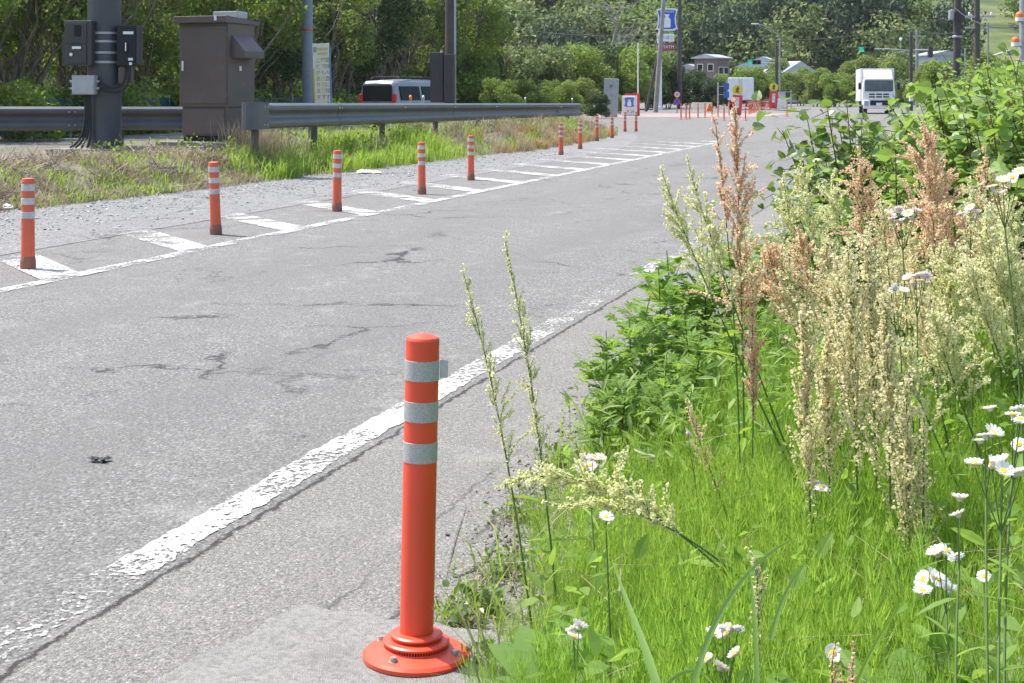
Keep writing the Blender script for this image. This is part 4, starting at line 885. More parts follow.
# ------------------------------------------------------------------ houses at the hill foot
def house(lb, u, D, w_, dp, h, rot, wall, roof, rh, wins, zb):
    t = thing('house', lb, 'house', (*xyu(u, D), zb), R(rot)); MB().box((0, 0, h/2), (w_, dp, h)).build('wall', M[wall], t)
    e = .35; mb = MB(); mb.prism([(-w_/2-e, h), (w_/2+e, h), (w_/2+e, h+.12), (0, h+rh), (-w_/2-e, h+.12)], -dp/2-e, dp/2+e, M=XZ); mb.build('roof', M[roof], t)
    for (x, z, a, b) in wins:
        f = MB().box((x, -dp/2-.02, z), (a, .08, b)).build('window', M['white'], t); MB().box((x, -dp/2-.066, z), (a-.16, .02, b-.16)).build('pane', M['glass'], f)
    for y, z in ((-.2*dp, h*.72), (.2*dp, h*.72)):
        f = MB().box((w_/2+.02, y, z), (.08, 1.1, 1.0)).build('window', M['white'], t); MB().box((w_/2+.066, y, z), (.02, .95, .85)).build('pane', M['glass'], f)
    return t
house('two storey brown house with a low grey roof on the hill foot', 712, 200, 3.4, 3.4, 5.7, -38, 'housewall', 'roof', .6, [(-.8, 4.5, .9, 1.0), (.8, 4.5, .9, 1.0), (-.8, 2.4, 1.0, 1.2)], .4)
house('pale rendered house left of the brown house, half hidden by trees', 694, 206, 3.6, 4.0, 4.2, -30, 'housepale', 'roof', .8, [(-.8, 3.3, 1.1, 1.0), (.9, 3.3, 1.1, 1.0)], .5)
house('pale building with a blue-grey roof right of the brown house', 766, 222, 7.5, 5, 5.0, -20, 'housepale', 'blueroof', 1.6, [(-2.0, 3.4, 1.3, 1.1), (.5, 3.4, 1.3, 1.1)], .3)
house('white gabled house behind the grey lamp pole', 789, 216, 5.2, 5, 4.2, 25, 'housepale', 'blueroof', 1.7, [(-1.0, 2.7, 1.2, 1.1), (1.0, 2.7, 1.2, 1.1)], .2)
house('pale blue-grey building behind the bushes right of the signal pole', 938, 150, 2.6, 4, 5.2, 8, 'blueroof', 'roof', .5, [(0, 4.0, .9, .9)], 0)
# overhead wires
def wire(name, lb, A, B, sag, r=.018):
    A, B = np.array(A), np.array(B); P = [A+(B-A)*f-np.array([0, 0, sag*4*f*(1-f)]) for f in np.linspace(0, 1, 14)]
    o = MB().tube([p-A for p in P], r, 5).build(name, M['metergrey'], loc=tuple(A)); tag(o, lb, 'cable', 'overhead wires across the hill')
for k, (a, b, sg, lb) in enumerate([((679, 26, 140), (977, 10, 95), 1.6, 'upper overhead wire from the dark pole by the pylon to the right pole'), ((679, 48, 140), (917, 32, 135), 1.2, 'lower overhead wire between the pylon pole and the signal pole'),
                                    ((478, 20, 160), (679, 30, 140), 1.0, 'overhead wire crossing the hill left of the shop pylon'), ((917, 28, 135), (977, 26, 95), .5, 'short overhead wire between the signal pole and the right pole'),
                                    ((478, 32, 160), (664, 36, 115), 1.2, 'lower overhead wire crossing the hill left of the shop pylon'), ((955, 8, 60), (1023, 26, 40), .3, 'overhead wire from the transformer pole to the orange lamps')]):
    wire('overhead_wire', lb, at(*a), at(*b), sg)

# ------------------------------------------------------------------ verge grass, gravel
def blades(mb, g, P, h, wd, lean, mat=0, curl=.5):
    n = len(P); a = g.random(n)*6.283; dx = np.stack([np.cos(a), np.sin(a), np.zeros(n)], 1); b = a+np.pi/2+g.normal(size=n)*.5
    wx = np.stack([np.cos(b), np.sin(b), np.zeros(n)], 1)*(wd*(.6+.8*g.random(n)))[:, None]/2
    h = h*(.55+.7*g.random(n)); ln = lean*(.3+1.2*g.random(n))
    p0 = P; p1 = P+np.array([0, 0, 1])*(h*.55)[:, None]+dx*(h*ln*.35)[:, None]; p2 = P+np.array([0, 0, 1])*(h*(1-curl*ln*.5))[:, None]+dx*(h*ln)[:, None]
    V = np.stack([p0-wx, p0+wx, p1-wx*.75, p1+wx*.75, p2], 1).reshape(-1, 3); i = (np.arange(n)*5)[:, None]
    mb.add(V, np.concatenate([i+[0, 1, 3], i+[0, 3, 2], i+[2, 3, 4]]), mat, False)
g = np.random.default_rng(77)
def verge_pts(n, s0, s1, t0, t1, clump=None, pw=1.0):
    s = g.uniform(s0, s1, n); t_ = g.uniform(t0, t1, n)
    if clump:
        cs = g.uniform(s0, s1, clump); ct = t0+(t1-t0)*g.random(clump)**pw; k = g.integers(0, clump, n); s = cs[k]+g.normal(size=n)*.16; t_ = ct[k]+g.normal(size=n)*.16
    e = np.interp(s, [-10, 15, 20, 30, 36, 44, 50, 56, 62, 70], [11.1, 10.85, 10.6, 10.3, 9.9, 10.3, 11, 13, 20, 24]); k = t_ > e-.12; s, t_ = s[k], t_[k]
    z = verge_z(s, t_)-.02; return np.stack([s*math.sin(RA)-t_*math.cos(RA), s*math.cos(RA)+t_*math.sin(RA), z], 1)
mb = MB()
blades(mb, g, verge_pts(4400, 22.2, 31.5, 10.1, 11.5, 60), .38, .016, .45)
blades(mb, g, verge_pts(1500, 18, 34, 10.0, 11.5, 60), .22, .014, .5)
blades(mb, g, verge_pts(2400, 13, 22, 10.5, 12.2, 60), .17, .014, .55)
blades(mb, g, verge_pts(900, 28.5, 34, 11.5, 15.6, 40), .26, .014, .5)
blades(mb, g, verge_pts(2600, 30, 54, 9.8, 13, 45), .34, .014, .5)
o = mb.build('verge_grass', M['blade']); tag(o, 'bright green grass growing in tufts on the verge below the guardrails', 'grass', kind='stuff')
mb = MB()
blades(mb, g, verge_pts(9000, 12, 36, 10.3, 15), .12, .014, 1.5, curl=1.2); blades(mb, g, verge_pts(5000, 12, 23, 10.4, 12.6, 80), .22, .013, .9, curl=.9)
blades(mb, g, verge_pts(5000, 12, 34, 10.4, 11.7, 90), .20, .009, .9, curl=.9)
blades(mb, g, verge_pts(5000, 32.5, 57, 9.6, 13.5, 90), .42, .016, .5)
blades(mb, g, verge_pts(700, 23.3, 24.2, 11.2, 11.8, 5), .65, .010, .35)
o = mb.build('dry_grass', M['dry']); tag(o, 'pale dry grass and straw over the left verge', 'dry grass', kind='stuff')
mb = MB(); blades(mb, g, verge_pts(3200, 34, 50, 9.6, 11.2, 50), .32, .016, .5); blades(mb, g, verge_pts(1200, 46, 56, 10.3, 13, 30), .25, .016, .5)
o = mb.build('rusty_grass', M['rust']); tag(o, 'rust red dry grass along the far part of the left verge', 'dry grass', kind='stuff')
# weeds with leaves along the verge
mb = MB(); P = verge_pts(2600, 20, 56, 9.8, 12.6, 46); P[:, 2] += g.random(len(P))*.32; leaves(mb, g, P, g.normal(size=P.shape), .07, DIAMOND)
P = verge_pts(2500, 33, 60, 12.5, 16, 30); P[:, 2] += g.random(len(P))*.6; leaves(mb, g, P, g.normal(size=P.shape), .11, DIAMOND)
o = mb.build('verge_weeds', M['f_bright']); tag(o, 'leafy green weeds mixed into the verge grass', 'weeds', kind='stuff')
mb = MB(); gl = np.random.default_rng(9); P = verge_pts(9000, 12, 27, 10.5, 13.2, 60); P[:, 2] += .02+.10*gl.random(len(P))**2; dd = gl.normal(size=P.shape)*[1, 1, .25]
scatter(mb, (np.array([[-.02, 0, 0], [.02, 0, 0], [.012, 1, .03], [-.012, 1, .03]]), np.array([[0, 1, 2, 3]])), P, np.array([0, 0, 1.])+gl.normal(size=P.shape)*.5, dd, .10+.22*gl.random(len(P)))
M['litter'] = leafm('brown_litter', [(.16, .12, .09), (.26, .21, .165), (.36, .31, .25), (.10, .075, .06)], .1)
o = mb.build('dry_twigs', M['litter']); tag(o, 'heaps of dead brown twigs and straw on the left verge', 'dead twigs', kind='stuff')
OCT = (np.array([[1, 0, 0], [-1, 0, 0], [0, 1, 0], [0, -1, 0], [0, 0, .7], [0, 0, -.7]], float), np.array([[0, 2, 4], [2, 1, 4], [1, 3, 4], [3, 0, 4], [2, 0, 5], [1, 2, 5], [3, 1, 5], [0, 3, 5]]))
n = 9000; s = g.uniform(7, 36, n); t_ = 8.0+2.9*g.random(n)**.7; keep = g.random(n) < np.interp(t_, [8, 9.2, 10.9], [.12, .6, 1]); s, t_ = s[keep], t_[keep]; n = len(s)
P = np.stack([s*math.sin(RA)-t_*math.cos(RA), s*math.cos(RA)+t_*math.sin(RA), np.full(n, .008)], 1); mb = MB()
scatter(mb, OCT, P, np.array([0, 0, 1.])+g.normal(size=(n, 3))*.3, g.normal(size=(n, 3)), .006+.022*g.random(n)**3)
t = NT('gravel_stone'); t.put(t.b.inputs['Base Color'], t.ramp(t.island(), [(0, (.16, .16, .165)), (.5, (.30, .30, .295)), (1, (.50, .49, .47))])); t.b.inputs['Roughness'].default_value = .9; M['gravel'] = t.m
o = mb.build('loose_gravel', M['gravel']); tag(o, 'loose grey gravel along the edge of the left verge', 'gravel', kind='stuff')
for (u, v, sc, rz, m_, lb, nm) in [(366, 172, .22, .3, 'white', 'crumpled white litter lying at the foot of the long green grass', 'litter'), (3, 207, .20, 1, 'white', 'crumpled pale litter at the left edge of the verge', 'litter'),
                                   (96, 459, .045, 0, 'black', 'small dark clod lying on the road left of the white line', 'clod'), (237, 184, .10, .5, 'metergrey', 'dark stone on the gravel right of the leaning post', 'stone')]:
    q = gp(u, v, .012 if nm != 'litter' else .03); gg = np.random.default_rng(int(u)); mb = MB(); V, F = OCT; Vs = []
    for k in range(9):
        mb.add((V*[1, .8, .5]*(.25+.25*gg.random())+gg.normal(size=3)*[.45, .3, .08])*sc, F)
    tag(mb.build(nm, M[m_], loc=q, rot=(0, 0, rz)), lb, nm)
# ------------------------------------------------------------------ the plants on the right bank
def on_bank(u, D):
    x, y = xyu(u, D); return Vector((x, y, bankpt(x, y)-.015))
def curve(B, T, bend, n=22):
    B, T = np.array(B), np.array(T); C = B+(T-B)*.55+np.array(bend); f = np.linspace(0, 1, n)[:, None]
    return B*(1-f)**2+2*C*f*(1-f)+T*f*f
SEED = (np.array([[0, 0, .12]]+[[.5*math.cos(k*math.pi/3), .46*math.sin(k*math.pi/3), .10*(-1)**k] for k in range(6)]), np.array([[0, k+1, (k+1) % 6+1] for k in range(6)]))
LANCE = (np.array([[0, 0, 0], [.09, .2, .03], [.11, .5, .02], [.05, .85, -.05], [0, 1, -.1], [-.05, .85, -.05], [-.11, .5, .02], [-.09, .2, .03], [0, .5, -.015]]), np.array([[8, 0, 1], [8, 1, 2], [8, 2, 3], [8, 3, 4], [8, 4, 5], [8, 5, 6], [8, 6, 7], [8, 7, 0]]))
def sorrel(seed, label, tip, baseu, dD, f0, mat, L, nb=14, bend=(0, 0, 0), spread=.45, sz=.0080, gap=.0072, group='flowering sorrel stalks on the grass bank', stem='stem', hang=0.0):
    gg = np.random.default_rng(seed); T = at(*tip); B = on_bank(baseu, tip[2]+dD)
    if mat == 's_beige': sz, gap = sz*1.12, gap*1.45
    t = thing('sorrel_plant', label, 'wild plant', B, group=group); P = curve((0, 0, -.02), T-B, bend, 26)
    mb = MB(); mb.tube(P, np.linspace(.0034, .0010, len(P)), 7); mb.build('stem', M[stem], t)
    pan = MB(); pos = []; 
    strands = []; nb = int(nb*1.5)
    for k in range(nb+1):
        f = f0+(1-f0)*(k/nb)**.85*.97; i = f*(len(P)-1); j = int(i); p = P[j]+(P[min(j+1, len(P)-1)]-P[j])*(i-j); d = norm(P[min(j+1, len(P)-1)]-P[max(j-1, 0)])
        ln = L*(1-(f-f0)/(1-f0))**.75*(.55+.7*gg.random())+.02
        a = k*2.4+gg.normal()*.4; rad = np.array([math.cos(a), math.sin(a), 0]); sp_ = spread*(.7+.6*gg.random()); dr = norm(d*(1-sp_)+rad*sp_)
        if k == nb: dr = d; ln = .05
        strands.append((p, dr, ln))
        if ln > .07:
            for q_ in range(2): strands.append((p+dr*ln*(.2+.3*gg.random()), norm(dr+gg.normal(size=3)*.35), ln*(.35+.3*gg.random())))
    for p, dr, ln in strands:
        fat = .7+.7*gg.random(); n = max(4, int(ln/.012)); Q = [p]; v = dr.copy()
        for m in range(n):
            v = norm(v+np.array([0, 0, .10-(0 if mat == 's_beige' else .30)*(m/n)**1.5])+gg.normal(size=3)*.15); Q.append(Q[-1]+v*ln/n)
        Q = np.array(Q); pan.tube(Q, np.linspace(.0010, .0005, len(Q)), 4, 1, False)
        s_ = np.arange(ln*.12, ln, gap); idx = s_/ln*(len(Q)-1); i0 = idx.astype(int); i1 = np.minimum(i0+1, len(Q)-1); c = Q[i0]+(Q[i1]-Q[i0])*(idx-i0)[:, None]
        for w_ in range(4 if mat == 's_beige' else 5):
            keep = gg.random(len(c)) < .8; o_ = gg.normal(size=(len(c), 3)); o_[:, 2] -= .5
            pos.append((c+norm(o_)*sz*.75*fat*(.4+.8*gg.random((len(c), 1))))[keep])
    # along the main axis too
    s_ = np.linspace(f0, .99, int((1-f0)*np.linalg.norm(P[-1]-P[0])/gap)); idx = s_*(len(P)-1); i0 = idx.astype(int); i1 = np.minimum(i0+1, len(P)-1); c = P[i0]+(P[i1]-P[i0])*(idx-i0)[:, None]
    for w_ in range(2): pos.append(c+norm(gg.normal(size=(len(c), 3)))*sz*.8)
    pos = np.concatenate(pos); n = len(pos)
    scatter(pan, SEED, pos, gg.normal(size=(n, 3)), gg.normal(size=(n, 3)), sz*(.55+.7*gg.random(n)), 0)
    pan.build('seed_panicle', [M[mat], M['redstem'] if mat == 's_pink' else M['stem']], t)
    lv = MB(); n = 4; fr = np.linspace(.06, f0*.85, n); pp_ = P[(fr*(len(P)-1)).astype(int)]; yd = gg.normal(size=(n, 3)); yd[:, 2] = .5
    scatter(lv, LANCE, pp_, np.array([0, 0, 1.])+gg.normal(size=(n, 3))*.4, yd, .07+.06*gg.random(n)); lv.build('foliage', M['blade'], t)
    return t
SG = 'flowering sorrel stalks on the grass bank'
SP = [ # label, tip(u,v,D), base u, dD, f0, colour, L, nb, bend, extra
 ('tallest peach coloured seed stalk, its tip crossing the red banner', (735, 108, 4.2), 745, .05, .42, 's_pink', .21, 19, (.012, 0, 0), dict(spread=.24)),
 ('short peach side stalk leaning left beside the tallest peach stalk', (716, 128, 4.22), 742, .05, .74, 's_pink', .07, 7, (.03, 0, .05), dict(spread=.2)),
 ('greenish cream stalk with a nodding tip, leaning left over the shoulder', (664, 178, 4.1), 822, .1, .50, 's_green', .13, 12, (-.10, 0, .16), dict(spread=.35)),
 ('greenish cream stalk branching just right of the nodding one', (690, 170, 4.15), 818, .1, .58, 's_green', .11, 11, (-.06, 0, .10), dict(spread=.35)),
 ('thin pale green stalk standing alone on the road side, right of two', (505, 242, 3.9), 561, -.15, .42, 's_green', .10, 14, (.03, 0, .06), dict(spread=.2, sz=.0068)),
 ('thin pale green stalk standing alone on the road side, left of two', (464, 276, 3.9), 536, -.15, .45, 's_green', .09, 13, (.035, 0, .05), dict(spread=.2, sz=.0068)),
 ('cream seed stalk bent over to the left, lying above the horsetail near the post', (512, 482, 3.35), 800, .05, .36, 's_green', .13, 19, (-.05, 0, .26), dict(spread=.35)),
 ('second cream seed stalk bent to the left below the first', (560, 508, 3.3), 812, .1, .48, 's_green', .09, 13, (-.03, 0, .20), dict(spread=.35)),
 ('thick beige bunch of hanging seed strands left of the centre of the bank', (802, 312, 3.5), 815, .05, .30, 's_beige', .22, 17, (0, 0, 0), dict(spread=.10)),
 ('beige seed stalk next to the thick beige bunch, on its right', (826, 330, 3.6), 832, .05, .34, 's_beige', .20, 14, (0, 0, 0), dict(spread=.12)),
 ('tall beige bunch of seed strands in the middle of the bank', (848, 250, 3.5), 862, .05, .34, 's_beige', .26, 18, (0, 0, 0), dict(spread=.13)),
 ('tall beige seed stalk just right of the tall beige bunch', (868, 238, 3.6), 880, .05, .34, 's_beige', .26, 18, (0, 0, 0), dict(spread=.12)),
 ('beige seed stalk at the right side of the tall beige bunch', (886, 300, 3.4), 893, .0, .30, 's_beige', .22, 16, (0, 0, 0), dict(spread=.12)),
 ('lower beige seed stalk with separate round seeds, right of the beige bunch', (906, 385, 3.3), 912, .0, .28, 's_beige', .16, 12, (0, 0, 0), dict(spread=.14)),
 ('lowest beige seed stalk right of the beige bunch, beside the daisies', (924, 420, 3.3), 922, .0, .25, 's_beige', .12, 9, (0, 0, 0), dict(spread=.12)),
 ('beige seed stalk rising behind the tall beige bunch on its left', (838, 268, 3.9), 846, .05, .40, 's_beige', .20, 14, (0, 0, 0), dict(spread=.2)),
 ('salmon pink seed head below the leafy shrub, left of the larger pink one', (858, 158, 5.0), 905, .1, .52, 's_pink', .20, 16, (-.02, 0, .03), dict(spread=.42)),
 ('largest salmon pink seed head in front of the leafy hedge', (926, 132, 4.6), 955, .05, .48, 's_pink', .27, 20, (-.01, 0, .02), dict(spread=.36)),
 ('salmon pink stalk close behind the largest pink seed head', (940, 165, 4.8), 958, .05, .52, 's_pink', .22, 15, (.01, 0, .0), dict(spread=.38)),
 ('pale pink seed head arching left above the mugwort', (768, 250, 4.3), 870, .1, .52, 's_pink', .16, 14, (-.10, 0, .16), dict(spread=.42)),
 ('pale pink seed head right of the arching one', (800, 236, 4.4), 880, .1, .52, 's_pink', .17, 14, (-.08, 0, .12), dict(spread=.4)),
 ('cream seed head below the arching pale pink ones', (788, 268, 4.1), 868, .1, .50, 's_beige', .17, 14, (-.08, 0, .12), dict(spread=.35)),
 ('cream seed stalk between the arching pink heads and the beige bunch', (826, 246, 4.2), 872, .05, .48, 's_beige', .2, 15, (-.03, 0, .05), dict(spread=.32)),
 ('greenish cream stalk in front of the round leaved shrub', (800, 166, 5.2), 850, .1, .50, 's_green', .20, 15, (-.02, 0, .04), dict(spread=.42)),
 ('short greenish cream stalk left in front of the round leaved shrub', (784, 182, 5.2), 835, .1, .58, 's_green', .15, 12, (-.03, 0, .04), dict(spread=.45)),
 ('greenish cream stalk right of the shrub stem, below its leaves', (832, 178, 5.3), 866, .1, .55, 's_green', .17, 13, (-.02, 0, .03), dict(spread=.42)),
 ('sparse greenish stalk at the road edge left of the round leaved shrub', (742, 205, 5.5), 770, .1, .55, 's_green', .12, 9, (-.02, 0, .04), dict(spread=.4)),
 ('tan topped stalk by the white flowers at the right edge', (985, 158, 4.6), 1010, .05, .62, 's_pink', .12, 11, (-.03, 0, .05), dict(spread=.5)),
 ('greenish seed stalk leaning left at the right edge, uppermost of its bunch', (972, 190, 4.2), 1060, .1, .46, 's_green', .20, 15, (-.05, 0, .08), dict(spread=.4)),
 ('greenish seed stalk leaning left at the right edge, second of its bunch', (985, 222, 4.0), 1065, .1, .46, 's_green', .19, 15, (-.05, 0, .07), dict(spread=.4)),
 ('greenish seed stalk leaning left at the right edge, lowest of its bunch', (968, 262, 3.9), 1060, .1, .46, 's_green', .18, 15, (-.05, 0, .08), dict(spread=.4)),
 ('upright greenish seed stalk close to the right edge of the picture', (1010, 200, 4.1), 1040, .1, .44, 's_green', .20, 15, (-.02, 0, .03), dict(spread=.4)),
 ('pale seed stalk below the largest pink head', (948, 250, 4.3), 960, .05, .46, 's_green', .20, 15, (0, 0, 0), dict(spread=.35)),
 ('pale seed stalk left below the largest pink head', (912, 240, 4.5), 930, .05, .48, 's_beige', .19, 14, (0, 0, 0), dict(spread=.38)),
 ('dull cream stalk in front of the pink daisies', (892, 225, 4.8), 915, .05, .50, 's_pink', .16, 13, (0, 0, 0), dict(spread=.42)),
 ('small greenish stalk leaning left over the green weeds at right', (900, 350, 3.7), 985, .1, .50, 's_green', .12, 11, (-.04, 0, .06), dict(spread=.35)),
 ('greenish stalk arching above the white daisies', (935, 320, 3.8), 1010, .1, .50, 's_green', .14, 12, (-.05, 0, .08), dict(spread=.38)),
 ('small dense beige seed head low in front, beside a long grass blade', (757, 568, 2.75), 762, -.02, .45, 's_beige', .09, 9, (0, 0, 0), dict(spread=.12, sz=.0062)),
 ('thin peach stalk right of the tallest peach stalk', (752, 300, 4.1), 750, .05, .52, 's_pink', .10, 9, (.01, 0, 0), dict(spread=.15)),
 ('small peach stalk curving over the mugwort beside the tallest stalk', (690, 415, 3.9), 752, .05, .45, 's_pink', .06, 8, (-.03, 0, .08), dict(spread=.2, sz=.006)),
]
for k, (lb, tip, bu, dD, f0, mt, L, nb, bend, ex) in enumerate(SP): sorrel(300+k, lb, tip, bu, dD, f0, mt, L, nb, bend, **ex)
for k, u in enumerate((832, 852)):
    sorrel(390+k, ['low pinkish seed tip at the bottom edge, left of two', 'low pinkish seed tip at the bottom edge, right of two'][k], (u, 672, 2.45), u+4, -.05, .5, 's_pink', .05, 6, (0, 0, 0), spread=.3, sz=.006)

gx = np.random.default_rng(64)
for k in range(11):
    u = gx.uniform(868, 1030); v = gx.uniform(200, 300); D = gx.uniform(3.9, 4.9)
    sorrel(420+k, 'pale seed stalk in the dense mass of stalks below the hedge at right', (u-10, v, D), u+18+gx.random()*20, .08, .46, ['s_green', 's_green', 's_beige', 's_pink'][k % 4], .17, 13, (-.03, 0, .05), spread=.4)
# daisy fleabanes
def petals(n, r, cup, gg):
    V = []; F = []
    for k in range(n):
        a = k/n*6.283+gg.normal()*.04; w_ = .125*r*2; rr = r*(.9+.15*gg.random()); c, s_ = math.cos(a), math.sin(a)
        for (x, y, z) in ((.28*r, -w_*.4, 0), (rr, -w_*.55, cup*r), (rr*1.04, w_*.0, cup*r), (rr, w_*.55, cup*r), (.28*r, w_*.4, 0)): V.append([x*c-y*s_, x*s_+y*c, z+.001*(k % 3)])
        F.append([5*k+i for i in range(5)])
    return np.array(V), np.array(F)
gf = np.random.default_rng(8)
HEAD = []
for k in range(4):
    V, F = petals(34, .0115, (.10, .25, -.05, .45)[k], gf); mb = MB(); mb.add(V, F); mb.lathe([(.0001, -.004), (.003, -.0035), (.0042, 0)], 10); me = mb.build('flower_head', M['petal']); 
    mb = MB(); mb.lathe([(.0052, .0), (.005, .0018), (.0034, .0032), (.0001, .0037)], 12); dk = mb.build('flower_disc', M['pollen'])
    me2 = me.data.copy(); me2.materials.clear(); me2.materials.append(M['petalpink']); HEAD.append((me.data, me2, dk.data)); bpy.data.objects.remove(me); bpy.data.objects.remove(dk)
def fleabane(seed, label, heads, baseu, dD, D, pink=False, sc=1.0, fork=.10, group='daisy fleabanes on the grass bank'):
    gg = np.random.default_rng(seed); tips = [at(u, v, D+gg.normal()*.03) for u, v in heads]; cen = sum(tips, Vector())/len(tips); B = on_bank(baseu, D+dD)
    if B.z > cen.z-.12: B.z = cen.z-.12
    t = thing('daisy_plant', label, 'wild flower', B, group=group); F_ = (cen-B)*1.0-Vector((0, 0, fork)); P = curve((0, 0, -.02), F_, (gg.normal()*.015, 0, 0), 12); st_ = MB(); st_.tube(P, np.linspace(.0028, .0018, 12), 6)
    for q in tips:
        e = q-B; st_.tube(curve(P[-1], e, (0, 0, -.012), 6), [.0013, .0012, .0011, .001, .001, .001], 5)
    st_.build('stem', M['stem'], t)
    lv = MB(); n = 6; k = gg.integers(1, 11, n); yd = gg.normal(size=(n, 3)); yd[:, 2] = .6; scatter(lv, LANCE, P[k], np.array([0, 0, 1.])+gg.normal(size=(n, 3))*.4, yd, .045+.03*gg.random(n)); lv.build('foliage', M['mugwort'], t)
    for q in tips:
        k = int(gg.integers(4)); h = bpy.data.objects.new('flower_head', HEAD[k][1 if pink else 0]); COL.objects.link(h); h.parent = t; h.location = q-B
        h.rotation_euler = (R(gg.normal()*14+24), R(gg.normal()*14), gg.random()*6.28); h.scale = (sc*(.85+.3*gg.random()),)*3
        d = bpy.data.objects.new('flower_disc', HEAD[k][2]); COL.objects.link(d); d.parent = h
FL = [('white daisies clustered highest at the right edge, beside the lower bunch', [(990, 409), (1013, 415), (1020, 420), (1019, 445), (1018, 410)], 1010, -.3, 2.5, False),
      ('white daisies with two heads on the left of the right edge bunch', [(985, 436), (980, 441), (993, 434)], 992, -.3, 2.5, False),
      ('row of white daisies with yellow discs at the right edge', [(974, 464), (992, 466), (1001, 462), (1003, 472), (1015, 474), (1022, 472)], 1000, -.35, 2.35, False),
      ('single white daisy left of the row at the right edge', [(960, 499), (958, 515)], 965, -.3, 2.4, False),
      ('three white daisies on a leaning stalk low at right', [(937, 554), (946, 552), (956, 557)], 978, -.2, 2.5, False),
      ('small white daisies in a loose bunch below the three daisies', [(924, 580), (934, 577), (943, 582), (923, 592), (950, 591), (938, 579)], 940, -.25, 2.6, False),
      ('single small white bud right of the loose daisies', [(984, 577)], 998, -.2, 2.6, False),
      ('pink daisies side by side in front of the mugwort', [(688, 433), (699, 434)], 698, -.1, 3.9, True),
      ('pink daisy bunch beside the shoulder at the tip of the bent stalk', [(584, 459), (593, 457), (600, 458), (590, 466), (595, 468), (584, 470)], 612, -.15, 3.6, True),
      ('large pink daisy cluster below the salmon seed heads', [(890, 214), (899, 210), (908, 213), (912, 219), (901, 222), (893, 219), (917, 211)], 920, -.1, 4.2, True),
      ('pale pink daisies right of the largest salmon seed head', [(962, 214), (970, 208), (977, 213), (972, 219)], 972, -.1, 4.1, True),
      ('pale pink daisies above the two white ones in the seed stalks', [(908, 279), (916, 276), (922, 281), (914, 284), (926, 276)], 925, -.1, 3.9, True),
      ('two white daisies below the pale pink ones in the seed stalks', [(895, 289), (904, 291)], 915, -.1, 3.7, False),
      ('big white daisies at the upper right edge', [(992, 187), (1003, 182), (1012, 178), (1020, 172), (998, 192)], 1030, -.1, 3.2, False),
      ('white daisy group low in front left of the beige seed head', [(713, 634), (722, 630), (730, 628), (738, 630), (727, 634)], 735, -.1, 2.55, False),
      ('two white daisies beside the dock leaves near the post', [(573, 630), (579, 627), (574, 637)], 584, -.1, 2.9, False),
      ('single white daisy at the bottom right of the low seed head', [(833, 654)], 838, -.1, 2.5, False),
      ('single daisy bud in front of the bent cream stalk', [(606, 518)], 614, -.1, 3.1, False),
      ('half hidden white daisies behind the beige seed stalks', [(822, 488), (815, 484)], 826, -.1, 3.5, False),
      ('pale pink daisy bud low in front of the white daisy group', [(706, 660), (720, 668), (735, 654)], 722, -.1, 2.5, True)]
for k, (lb, hs, bu, dD, D, pk) in enumerate(FL): fleabane(500+k, lb, hs, bu, dD, D, pk, 1.25 if not pk else 1.3, .10 if len(hs) > 1 else .03)

# horsetail carpet
def horsetail_tmpl(seed, h):
    gg = np.random.default_rng(seed); V = []; F = []; lean = gg.normal(size=2)*.12
    def tri(a, b, w_):
        a, b = np.array(a), np.array(b); s_ = norm(np.cross(b-a, gg.normal(size=3)))*w_/2; i = len(V); V.extend([a-s_, a+s_, b]); F.append([i, i+1, i+2])
    ax = lambda z: np.array([lean[0]*z*z/h, lean[1]*z*z/h, z])
    for k in range(5): tri(ax(h*k/5), ax(h*(k+1.3)/5), .0042)
    z = h*.16
    while z < h*.97:
        L = .11*(1-.55*z/h)*(.8+.4*gg.random())
        for j in range(6):
            a = j/6*6.283+gg.random(); up = 1.5+1.2*gg.random(); d = norm(np.array([math.cos(a), math.sin(a), up])); m = ax(z)+d*L*.55; tri(ax(z), m+np.array([0, 0, .004]), .0024); tri(m-d*L*.08, m+norm(d+[0, 0, .6])*L*.5, .0021)
        z += .026
    return np.array(V), np.array(F)
HT = [horsetail_tmpl(600+k, h) for k, h in enumerate((.28, .34, .24, .31))]
g = np.random.default_rng(42); mbs = MB()
n = 8200; y = 1.35+5.4*g.random(n)**1.15; x = g.random(n)*(.40*y+1.0)-.08*(.36*y+.12); s, t_ = toST(x, y); k = t_ < edge(s)-.07+.05*np.sin(s*6)+g.normal(size=n)*.03; k &= np.hypot(x, y) > .9
x, y, s, t_ = x[k], y[k], s[k], t_[k]; z = bank_z(s, t_)-.02; n = len(x); P = np.stack([x, y, z], 1)
cl = .78+.22*np.sin(x*5+y*3)*np.sin(y*4-x)
which = g.integers(0, 4, n)
for k in range(4):
    m = which == k; q = m.sum(); scatter(mbs, HT[k], P[m], np.array([0, 0, 1.])+g.normal(size=(q, 3))*[.12, .12, 0], g.normal(size=(q, 3))*[1, 1, 0], cl[m]*(.7+.6*g.random(q))*np.clip((edge(s[m])-t_[m])*2.2+.5, .5, 1))
o = mbs.build('horsetail_carpet', M['horsetail']); tag(o, 'thick carpet of fine bright green horsetail covering the bank', 'ground cover', kind='stuff')
